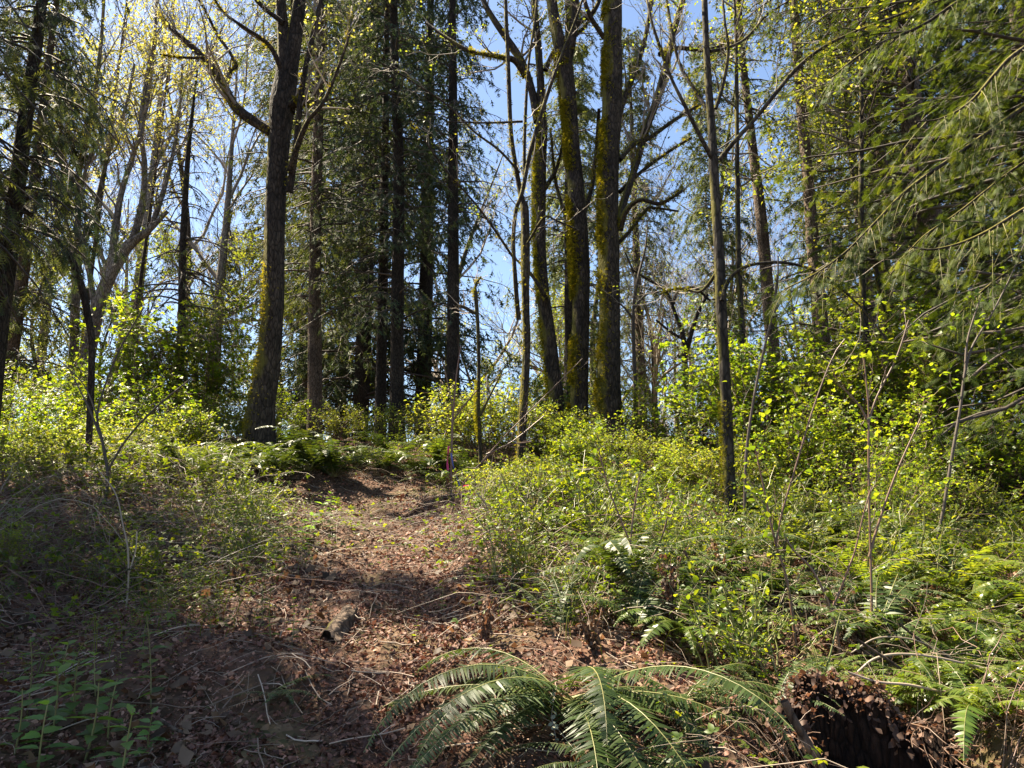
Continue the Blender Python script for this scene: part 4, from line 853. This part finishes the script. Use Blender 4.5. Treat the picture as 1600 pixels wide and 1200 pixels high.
for k, u, v, s in [(1,80,1150,1.1),(1,120,1130,1.1),(1,60,1210,1.1),(1,130,1190,1.2),(0,235,1110,1.0),(1,170,1160,1.0),(1,95,1080,.9),(1,190,1220,1.0),(0,40,1120,.8),(1,230,1180,.7),(1,20,1180,1),(1,150,1090,.8)]:
    put_nettle(k, u, v, s, 'broad leaved nettle in the shade')
for k, u, v, s in [(2,425,1005,.9),(2,455,1010,.8),(2,480,985,.6),(2,410,985,.7),(2,345,955,.5),(2,290,905,.5)]:
    put_nettle(k, u, v, s, 'slim young nettle')
for k, u, v, s in [(1,395,825,1.3),(1,420,840,1.3),(1,440,850,1.1),(1,375,830,1.0),(1,340,815,1.1),(1,322,805,1.1),(1,480,850,1.2),(1,505,830,1.2),(1,515,800,1.0),(1,470,865,1.0),(2,360,845,1.0),(1,300,800,.9),(1,410,800,1.0),(2,250,835,.8),(2,10,860,1),(2,650,1010,.5),(2,690,960,.5),(2,735,930,.6),(2,665,885,.5),(2,620,1120,.35)]:
    put_nettle(k, u, v, s, 'leafy sunlit herb')

# ------------------------------------------------------------------ bare saplings in the foreground
def sapling(label, px, d, limbs=(), mat='cane_red', leaf=None, seed=1, tw=8):
    rng = np.random.default_rng(seed); pts, rad = world_line(px, d); rad = rad * .72; x, y = pts[0][:2]; b = np.array([x, y, float(G(x, y))]); pts[0][2] = b[2] - .05
    T = empty('sapling', b); tag(T, label, 'sapling', 'thin saplings and shoots'); mb = MB(); Q = catmull(np.column_stack([pts, rad]), 40); tubes(mb, Q[None, :, :3], Q[None, :, 3], 8)
    mb.build('stem', mat, T, True).location = -b; out = []
    for l in limbs:
        lp, lr = world_line(l, d); q = catmull(np.column_stack([lp, lr]), 14); lm_ = MB(); tubes(lm_, q[None, :, :3], q[None, :, 3], 6); lm_.build('limb', mat, T, True).location = -b
        for _ in range(tw // 2): k = int(rng.integers(3, 13)); grow(rng, q[k, :3], nrm(q[min(k + 1, 13), :3] - q[k - 1, :3]) + rng.normal(0, .5, 3), .25 * rng.uniform(.5, 1.2), .002, 1, out, .15, .15, (1, 3), (.4, .9), .0012)
    for _ in range(tw): k = int(rng.integers(12, 38)); grow(rng, Q[k, :3], nrm(Q[k + 1, :3] - Q[k - 1, :3]) + rng.normal(0, .6, 3), .35 * rng.uniform(.4, 1.2), .0022, 1, out, .12, .15, (1, 4), (.4, .9), .0012)
    t = MB(); put_tubes(t, out, 3, 4, .003); t.build('twigs', mat, T).location = -b
    if leaf: f = MB(); twig_leaves(f, rng, out, 3, .05, LEAF6, 0, 1, .1); f.build('leaves', leaf, T).location = -b
    return T
sapling('straight reddish shoot standing up from the litter heap above the hollow', [(1360,1010,6),(1362,940,6),(1360,860,5),(1358,780,5),(1357,700,5),(1357,640,4),(1350,560,3)], 4.2, [[(1358,870,4),(1372,820,4),(1400,740,3),(1440,650,2)],[(1357,660,4),(1370,620,3),(1400,560,2.5),(1420,500,2)],[(1357,660,3),(1340,630,2.5),(1310,600,2)]], leaf='green', seed=501)
sapling('forked shoot bowing left beside the straight reddish shoot', [(1313,1015,6),(1308,985,6),(1300,955,6),(1312,925,5),(1325,890,5),(1336,860,4),(1350,800,3),(1362,760,3)], 4.0, [[(1301,960,5),(1285,920,4),(1265,885,4),(1240,860,3),(1228,840,3)]], leaf=None, seed=502)
sapling('dark slanting shoot left of the bowing forked shoot', [(1245,1020,8),(1238,960,7),(1228,900,6),(1215,860,5),(1205,820,5),(1195,770,4),(1180,700,3)], 4.1, [[(1212,850,4),(1222,800,3),(1240,740,3),(1270,640,2.5),(1300,560,2),(1320,530,2)]], leaf='green', seed=503)
sapling('leaning dark sapling with upper end under the cedar tips at right', [(1470,960,6),(1466,900,6),(1464,850,7),(1475,790,7),(1488,710,7),(1500,640,6),(1508,580,6),(1520,540,5),(1550,490,4),(1580,430,3),(1605,370,2)], 5.8, [[(1512,595,5),(1540,570,4),(1570,550,3),(1610,535,2)],[(1508,580,4),(1512,530,3),(1530,470,2)]], mat='twig_dark', leaf='green', seed=504, tw=10)
sapling('slender sapling rising immediately right of the slim alder', [(1163,820,8),(1164,760,7),(1167,700,7),(1175,640,6),(1186,580,6),(1200,520,5),(1210,475,5),(1214,430,4)], 7.2, [[(1208,490,5),(1225,465,4),(1260,440,4),(1295,412,3)],[(1210,478,3),(1215,440,3),(1216,400,2)]], mat='twig_dark', leaf='green', seed=505)
sapling('thin twiggy shoots left of the dead brown stalk bundle', [(1010,960,5),(1000,900,5),(985,850,4),(965,800,4),(950,760,3),(935,700,3)], 4.8, [[(985,850,3),(990,800,3),(1000,740,2)],[(1000,900,3),(1030,850,3),(1045,800,2)]], leaf='cover', seed=506)
sapling('dry pale shoot leaning right in front of the thin forked tree', [(700,790,4),(722,760,3.5),(750,725,3),(790,680,2.5),(830,640,2),(870,600,2),(910,560,1.5)], 8.0, [[(760,710,3),(800,690,2),(850,650,2)],[(740,735,3),(780,700,2),(830,690,2)]], mat='cane_red', seed=507)
sapling('upright dry stem tied with pink flagging at the head of the trail', [(705,775,5),(705,740,5),(706,700,5),(707,660,5),(710,620,4),(714,580,3),(720,540,2.5)], 9.0, [[(706,660,3),(720,640,3),(745,610,2)],[(707,640,2),(700,600,2),(690,560,2)]], mat='cane_red', seed=508)
sapling('dark crooked bare shoot in the left hand bramble', [(165,790,7),(168,740,7),(160,690,6),(152,650,5),(165,600,4),(190,540,4),(225,480,3)], 6.8, [[(160,690,4),(140,640,3),(115,590,2)],[(166,740,4),(195,690,3),(240,640,3),(300,590,2)],[(152,650,3),(130,600,2),(90,560,2)]], mat='twig_dark', seed=509)
sapling('pale thin cane curving up through the shaded left slope', [(178,1030,4),(192,980,4),(200,920,4),(200,860,4),(192,820,3),(180,770,3),(150,730,2)], 4.6, [[(200,900,3),(212,860,2),(214,830,2)]], mat='cane', seed=510, tw=3)
sapling('short twiggy shoot beside the stump, bent over the litter', [(775,860,4),(768,820,4),(760,790,4),(745,770,3)], 6.2, [[(770,830,3),(800,800,2),(830,770,2)]], mat='cane', seed=511)

# bramble tangles: arching dead canes
def bramble(label, x, y, R, n, seed, mat='cane', hmax=.6):
    rg = np.random.default_rng(seed); b = np.array([x, y, float(G(x, y))]); T = empty('bramble', b); tag(T, label, 'bramble', 'bramble tangles')
    a = rg.uniform(0, 6.28, n); r = rg.uniform(0, R, n); x0 = x + np.cos(a) * r; y0 = y + np.sin(a) * r; a2 = rg.uniform(0, 6.28, n); L_ = rg.uniform(.4, 1.4, n); s = np.linspace(0, 1, 10)
    X_ = x0[:, None] + np.cos(a2)[:, None] * L_[:, None] * s + rg.normal(0, .012, (n, 10)); Y_ = y0[:, None] + np.sin(a2)[:, None] * L_[:, None] * s * .6 + rg.normal(0, .012, (n, 10))
    H_ = rg.uniform(.08, hmax, n)[:, None] * np.sin(np.clip(s * rg.uniform(.6, 1.0, (n, 1)), 0, 1) * math.pi) + rg.normal(0, .008, (n, 10))
    P = np.stack([X_, Y_, G(X_, Y_) + H_], -1) - b; mb = MB(); tubes(mb, P, rg.uniform(.0009, .003, (n, 1)) * np.linspace(1, .5, 10)[None], 4); mb.build('canes', mat, T)
    m = n * 5; k = rg.integers(0, n, m); q = rg.integers(1, 9, m); f = MB(); D = nrm(rg.normal(0, 1, (m, 3)) * [1, 1, .4]); scatter(f, *TRI, P[k, q], frames(D, nrm(rg.normal(0, .4, (m, 3)) + [0, 0, 1])), rg.uniform(.03, .065, m), rg.random(m)); f.build('leaves', 'cover', T)
    return T
BR = [('dense dead bramble tangle on the far left bank', -4.6, 7.2, .9, 150, .5), ('bramble tangle below the thick leaning maple and left of the ferns', -3.6, 8.0, .8, 110, .5), ('sprawling dry bramble at the left edge in shade', -4.0, 5.8, .9, 110, .45),
      ('bramble of thin canes above the left hand litter slope', -2.9, 6.9, .8, 90, .4), ('low dry canes across the middle of the litter slope left of the trail', -2.3, 5.4, .7, 45, .25), ('dry canes arching beside the trail head near the flagging', -.25, 8.2, .6, 60, .45),
      ('pinkish dry canes right of the trail above the big ferns', .1, 5.3, .6, 75, .4), ('cane tangle in the yellow green undergrowth right of centre', 1.2, 5.8, .7, 35, .5), ('cane tangle under the bright berry bushes', 3.0, 7.4, .9, 40, .5),
      ('matted dead canes over the dark lower left bank', -3.1, 5.0, .8, 120, .35), ('loose tangle of thin canes just left of the trail bend', -2.4, 6.2, .7, 100, .35), ('low cane mat beside the small herbs left of the trail', -1.9, 7.4, .6, 70, .25),
      ('wiry cane tangle along the right side of the trail', -.15, 6.4, .6, 90, .35), ('brown wiry tangle in front of the glossy upright fern', .55, 4.6, .5, 80, .3), ('wiry dead canes fallen across the mouth of the hollow', 1.35, 2.75, .45, 60, .3), ('brown twig tangle on the bank right of the hollow', 2.0, 3.1, .45, 45, .4), ('canes leaning over the sunlit ground at the far right', 4.2, 6.2, .8, 35, .4), ('fine canes behind the hollow stump', 1.9, 4.2, .6, 35, .45), ('dry canes at left behind the nettles', -2.6, 4.3, .7, 40, .3)]
for i, (lb, x, y, R, n, h) in enumerate(BR): bramble(lb, x, y, R, n, 600 + i, hmax=h, mat='cane' if i % 3 else 'cane_red')

# long fallen branches bottom right
def branch_obj(name, label, px, d, mat, group=None, cat='branch', twigs=0, seed=0, k=10):
    rg = np.random.default_rng(seed); pts, rad = world_line(px, d); rad = rad * (.62 if rad.max() < .018 else 1); c = pts.mean(0); q = catmull(np.column_stack([pts, rad]), 36); q[:, 3] *= 1 + .1 * vnoise(np.stack([q[:, 0] * 14, q[:, 2] * 14, 0 * q[:, 0]], -1), seed)
    T = empty(name, c); tag(T, label, cat, group); mb = MB(); tubes(mb, q[None, :, :3] - c, q[None, :, 3], k)
    mb.add(np.vstack([q[:1, :3] - c + 0, (q[:1, :3] - c) + rg.normal(0, .002, (2, 3))]), [[0, 1, 2]])
    mb.build('stem', mat, T, True); out = []
    for _ in range(twigs): i = int(rg.integers(5, 34)); grow(rg, q[i, :3] - c, nrm(q[i + 1, :3] - q[i - 1, :3]) + rg.normal(0, .5, 3), .3 * rg.uniform(.4, 1.2), q[i, 3] * .4, 1, out, -.02, .15, (1, 3), (.4, .9), .0012)
    if out: t = MB(); put_tubes(t, out, 3, 4, .004); t.build('twigs', 'cane', T)
    return T
GB = 'fallen branches by the hollow'
branch_obj('fallen_branch', 'long pale branch arching from the litter heap to the right edge', [(1340,1050,5),(1365,1030,6),(1400,1022,6),(1450,1025,6),(1500,1035,6),(1550,1048,6),(1610,1070,5)], 3.5, 'cane', GB, twigs=5, seed=1)
branch_obj('fallen_branch', 'lower pale branch running level to the right edge beneath the arching one', [(1325,1050,5),(1370,1065,6),(1420,1070,7),(1470,1080,6),(1520,1085,5),(1610,1089,4)], 3.3, 'cane', GB, twigs=5, seed=2)
branch_obj('fallen_branch', 'dark branch slanting down across the brush to the bottom right corner', [(1340,1000,7),(1400,1040,8),(1450,1080,8),(1510,1120,7),(1560,1150,7),(1620,1180,6)], 3.45, 'log', GB, twigs=4, seed=3)
branch_obj('fallen_branch', 'second slanting brown branch above the lower right corner', [(1405,975,6),(1450,1010,7),(1500,1040,7),(1550,1090,6),(1620,1130,5)], 3.7, 'log', GB, twigs=5, seed=4)
branch_obj('fallen_branch', 'thin upper branch curling over the litter heap', [(1330,1020,3),(1370,997,4),(1420,998,4),(1460,1012,3),(1490,1030,3)], 3.6, 'cane', GB, twigs=2, seed=5)
branch_obj('fallen_branch', 'straight bare branch rising to the right edge over the undergrowth', [(1485,985,5),(1520,965,5),(1550,945,5),(1585,925,5),(1620,905,4)], 4.6, 'cane', GB, twigs=3, seed=6)
branch_obj('fallen_branch', 'stout mossy pole leaning into the dark hollow', [(1225,1095,13),(1240,1125,14),(1258,1155,15),(1278,1190,16),(1305,1235,17)], 2.75, 'log', GB, twigs=0, seed=7)
branch_obj('fallen_branch', 'dark weathered branch lying on the shaded litter behind the nettles', [(250,1125,8),(275,1140,9),(300,1150,9)], 3.1, 'log', GB, twigs=1, seed=8)
branch_obj('fallen_branch', 'thin bent stick on the shaded ground left of the log', [(420,1060,3),(430,1030,3),(440,985,3)], 3.9, 'cane', GB, twigs=1, seed=9)

# ------------------------------------------------------------------ log on the trail
def log_piece():
    a = hit(515, 1006); b = hit(543, 965); a[2] += .006; b[2] += .012; c = (a + b) / 2; rg = np.random.default_rng(9)
    T = empty('log', c); tag(T, 'short broken log lying across the edge of the trail, half in sun', 'log')
    mb = MB(); n = 26; k = 22; s = np.linspace(0, 1, n)[:, None]; P = a * (1 - s) + b * s - c; R = .058 * (1 - .15 * s[:, 0]); t = nrm(b - a); A = nrm(np.cross(t, [0, 0, 1.])); B = np.cross(A, t)
    th = np.arange(k) * 2 * math.pi / k; nz = fbm(np.stack(np.broadcast_arrays(np.cos(th)[None] * 2, np.sin(th)[None] * 2, s * 3), -1), 3, 2)
    off = .06 * vnoise(np.stack([np.cos(th) * 3, np.sin(th) * 3, 0 * th], -1), 8)
    V = P[:, None] + (R[:, None] * (1 + .24 * nz))[..., None] * (A * np.cos(th)[None, :, None] + B * np.sin(th)[None, :, None]) ; V[0] += off[:, None] * t; V[-1] += off[::-1, None] * t
    i, j = np.meshgrid(np.arange(n - 1), np.arange(k), indexing='ij'); mb.add(V.reshape(-1, 3), np.stack([i * k + j, i * k + (j + 1) % k, (i + 1) * k + (j + 1) % k, (i + 1) * k + j], -1).reshape(-1, 4)); mb.build('bark', 'log', T, True)
    for e, nm in ((0, 'cut_end'), (-1, 'cut_end')):
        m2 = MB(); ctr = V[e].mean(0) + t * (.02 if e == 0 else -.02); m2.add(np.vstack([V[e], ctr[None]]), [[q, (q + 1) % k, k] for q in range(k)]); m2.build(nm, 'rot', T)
log_piece()

# ------------------------------------------------------------------ rotten stump at the hollow
def stump():
    x, y = 1.40, 3.02; b = np.array([x, y, float(G(x, y - .75)) + .01]); rg = np.random.default_rng(12); T = empty('rotten_stump', b); tag(T, 'dark hollow rotten stump sunk in the bank, dead leaves draped over its back rim', 'stump')
    k = 96; n = 30; th = np.arange(k) * 2 * math.pi / k; s = np.linspace(0, 1, n); back = .5 + .5 * np.sin(th - .25)
    top = .02 + .30 * back ** 1.3 + .07 * vnoise(np.stack([np.cos(th) * 2.6, np.sin(th) * 2.6, 0 * th], -1), 5) + .05 * vnoise(np.stack([np.cos(th) * 9, np.sin(th) * 9, 0 * th], -1), 6)
    for nm, rr, sg in (('shell', .33, 1), ('inner_wall', .28, -1)):
        nz = fbm(np.stack(np.broadcast_arrays(np.cos(th)[None] * 3.2, np.sin(th)[None] * 3.2, s[:, None] * 1.6), -1), 4, 31)
        R = rr * (1 + .13 * nz + .25 * np.exp(-s[:, None] * 4) * (sg > 0)); Z_ = -.62 + s[:, None] * (top[None] + .62); mb = MB()
        V = np.stack([R * np.cos(th), R * np.sin(th), Z_], -1); i, j = np.meshgrid(np.arange(n - 1), np.arange(k), indexing='ij')
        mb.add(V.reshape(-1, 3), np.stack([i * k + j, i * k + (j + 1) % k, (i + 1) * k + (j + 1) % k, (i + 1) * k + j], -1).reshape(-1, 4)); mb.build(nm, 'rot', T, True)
    m = 1300; a = rg.normal(1.5, .95, m); tp = np.interp(a % (2 * math.pi), np.append(th, 2 * math.pi), np.append(top, top[0])); r = .31 + rg.normal(.02, .06, m); f = MB()
    P = np.stack([r * np.cos(a), r * np.sin(a), tp + .03 * rg.random(m) - np.clip(r - .33, 0, 1) * .6 - np.clip(.30 - r, 0, 1) * .5], -1)
    scatter(f, *CURL, P, frames(rg.normal(0, 1, (m, 3)) * [1, 1, .7], nrm(rg.normal(0, .9, (m, 3)) + [0, 0, .7])), np.clip(.009 + .032 * rg.random(m) ** 3, 0, 1), rg.random(m))
    m = 50; a = rg.normal(1.4, .7, m); P = np.stack([.285 * np.cos(a), .285 * np.sin(a), np.interp(a % (2 * math.pi), th, top) - .12 * rg.random(m)], -1)
    scatter(f, *CURL, P, frames(rg.normal(0, .4, (m, 3)) + [0, -.2, -.8], nrm(rg.normal(0, .5, (m, 3)) + [0, -1, .2])), rg.uniform(.02, .05, m), rg.random(m)); f.build('dead_leaves', 'litter_dark', T)
    for a in rg.uniform(.4, 2.8, 7): out = []; grow(rg, [.31 * math.cos(a), .31 * math.sin(a), .2], [math.cos(a) * .6, -.5, -.1], .35, .004, 1, out, -.02, .25); w = MB(); put_tubes(w, out[:1] + out[1:], 4, 4, .004); w.build('root', 'cane_red', T)
stump()

# dead fern bundle and other dead brown leaf clumps
def dead_clump(label, u, v, dmax, H, n, seed, mat='litter_dark', up=1.0):
    rg = np.random.default_rng(seed); p = hit(u, v, dmax); T = empty('dead_fern', p); tag(T, label, 'dead fern', 'withered brown clumps'); s = np.linspace(0, 1, 8)
    a = rg.uniform(0, 6.28, n); L_ = H * rg.uniform(.6, 1.1, n); sp = rg.uniform(.05, .35, n) / up; P = np.stack([np.cos(a)[:, None] * (L_ * sp)[:, None] * s ** 1.5, np.sin(a)[:, None] * (L_ * sp)[:, None] * s ** 1.5, L_[:, None] * (s - .15 * s ** 3)], -1)
    mb = MB(); tubes(mb, P, .003 * np.linspace(1, .4, 8)[None] * np.ones((n, 1)), 4); mb.build('stalks', 'cane_red', T)
    m = n * 14; k = rg.integers(0, n, m); q = rg.integers(2, 8, m); f = MB(); scatter(f, *CURL, P[k, q], frames(nrm(rg.normal(0, .5, (m, 3)) + [0, 0, -.8]), rg.normal(0, 1, (m, 3))), rg.uniform(.012, .035, m), rg.random(m)); f.build('fronds', mat, T)
dead_clump('dark brown withered stalk bundle standing upright beside the glossy fern', 1048, 1000, 9, .55, 16, 701, 'litter_dark', 2)
dead_clump('withered reddish clump right of the trail behind the big fern', 760, 1010, 9, .30, 12, 702)
dead_clump('withered clump between the two foreground ferns', 930, 1040, 9, .28, 12, 703)
dead_clump('red brown dead clump on the shaded left slope', 370, 930, 9, .22, 12, 704)
dead_clump('withered brown clump at the foot of the straight shoot', 1340, 1030, 9, .25, 16, 705)
dead_clump('brown clump near the flagging at the trail head', 700, 770, 9, .3, 10, 706, 'fern_dead')
dead_clump('withered clump in the sunny undergrowth right of centre', 1130, 930, 9, .35, 12, 707, 'fern_dead')
dead_clump('dead brown clump at the bottom between fern and hollow', 1180, 1080, 9, .2, 18, 708)

# small plant with pale leaves on the big fern
def pale_stem():
    lp = [(872,1190),(868,1150),(862,1120),(866,1090),(870,1072)]; P = np.array([W(u, v, 2.95 + .04 * i) for i, (u, v) in enumerate(lp)]); b = P[0].copy(); T = empty('pale_leaved_shoot', b); tag(T, 'thin shoot with pale whitish leaves in front of the largest foreground fern', 'plant')
    rg = np.random.default_rng(3); q = catmull(P, 20) - b; q = np.vstack([[q[0] + [0, 0, -.25]], q]); mb = MB(); tubes(mb, q[None], np.full((1, 21), .0018), 5); mb.build('stem', 'twig', T)
    k = rg.integers(2, 20, 26); f = MB(); scatter(f, *LEAF6, q[k], frames(nrm(rg.normal(0, .6, (26, 3)) + [0, -.4, .2]), nrm(rg.normal(0, .4, (26, 3)) + [0, -.6, .8])), rg.uniform(.015, .028, 26), rg.random(26)); f.build('leaves', 'silver', T)
M['silver'] = leafmat('silvery leaf', [(.22, .25, .17), (.36, .38, .29)], .2, (1.1, 1.1, .9), .5, .3)
pale_stem()

# ------------------------------------------------------------------ flagging ribbons
def ribbon(label, px, d, w, mat, seed):
    rg = np.random.default_rng(seed); P = np.array([W(u, v, d) for u, v in px]); q = catmull(P, 24); T_ = nrm(np.gradient(q, axis=0)); a = np.linspace(0, 2.4, 24) + rg.random()
    sd = nrm(np.stack([np.cos(a), .6 * np.sin(a), .1 * np.sin(a)], -1)); V = np.concatenate([q - sd * w / 2, q + sd * w / 2]) ; c = V.mean(0); mb = MB()
    up = np.cross(T_, sd) * .0006; V2 = np.concatenate([V - c, V - c + np.concatenate([up, up])]); F = []
    for i in range(23): F += [[i, i + 1, 24 + i + 1, 24 + i], [48 + i, 72 + i, 72 + i + 1, 48 + i + 1]]
    mb.add(V2, F); o = mb.build('flagging_tape', mat, None, False); o.location = c; tag(o, label, 'ribbon', 'survey flagging')
ribbon('pink flagging tape hanging from the upright dry stem', [(701,697),(700,710),(699,722),(700,735)], 8.9, .028, 'pink', 1)
ribbon('blue and purple flagging tape trailing down beside the dry stem', [(705,708),(707,722),(711,738),(716,752),(719,760)], 8.85, .020, 'blue', 2)
ribbon('pink tape end lying on the dry canes, lowest of the flagging', [(722,760),(730,758),(736,764),(740,773)], 8.4, .040, 'pink', 3)

trunk_conifer('hemlock_tree', 'drooping hemlock added just past the left edge to shade the slope, only its bough tips showing', [(-370,900,40),(-360,500,34),(-350,100,28),(-345,-300,22)], 7.3, 'bark_dark', 3.6, 2.5, 420, 13.0, 42, 'hemlock', nbl=13, nq=7, tmpl=SPRAY_MID, ss=.15, droop=.45, rtop=.5)  # added tree, placed and sized so its shade falls on the left slope
trunk_conifer('hemlock_tree', 'low drooping hemlock added outside the left edge for its shade, beside the viewer', [(-380,900,40),(-370,500,34),(-360,100,28),(-355,-300,22)], 5.8, 'bark_dark', 3.4, 2.5, 620, 17, 43, 'hemlock', nbl=13, nq=7, tmpl=SPRAY_MID, ss=.15, droop=.45, rtop=.5)  # second added shade caster, its crown shaped to darken the near lower left
# ------------------------------------------------------------------ labels for the many: nearest landmark plus side
LMK = [('the thick leaning maple', -3.6, 10.5), ('the thickest mossy maple', 1.55, 11.6), ('the slim alder', 2.3, 7.6), ('the mossy snag', -.43, 9.4), ('the dead hemlock spire', -5.6, 12.5),
       ('the tan leaning fir', 5.3, 12.5), ('the log on the trail', -.95, 4.4), ('the hollow stump', 1.6, 3.2), ('the left edge hemlock', -5.6, 7.6), ('the tallest black fir trunk', -2.4, 15), ('the thin forked tree', .15, 9.6),
       ('the right corner cedar', 6.2, 8.2), ('the reddish barked fir', 5.4, 15.5), ('the straight reddish shoot', 2.05, 4.2), ('the dark slanting shoot', 1.6, 4.1), ('the glossy upright fern', .75, 4.3), ('the leaning dark sapling', 3.35, 5.8),
       ('the slender sapling beside the alder', 2.3, 7.0), ('the thin twiggy shoots', .9, 4.8), ('the survey flagging', -.7, 8.9)]
bpy.context.view_layer.update()
buck = {}
for o, look in REG:
    x, y = o.location.x, o.location.y; u = x / y
    best = min(LMK, key=lambda L: (1.0 * (L[1] / L[2] - u) * 12) ** 2 + ((L[2] - y) * .45) ** 2)
    du = (u - best[1] / best[2]) * y; dy = y - best[2]
    rel = ('right of' if du > 0 else 'left of') if abs(du) > abs(dy) * .45 else ('behind' if dy > 0 else 'in front of')
    buck.setdefault((look, rel, best[0]), []).append((math.hypot(du, dy), o))
ORD = ['', 'second ', 'third ', 'fourth ', 'fifth ', 'sixth ', 'seventh ', 'eighth ', 'ninth ', 'tenth ', 'eleventh ', 'twelfth ']
for (look, rel, lm), L_ in buck.items():
    L_.sort(key=lambda t: t[0])
    for i, (dd, o) in enumerate(L_):
        o['label'] = f"{look} {rel} {lm}" if len(L_) == 1 else f"{look}, {(ORD[i] if i < len(ORD) else 'far ')}nearest {rel} {lm}"
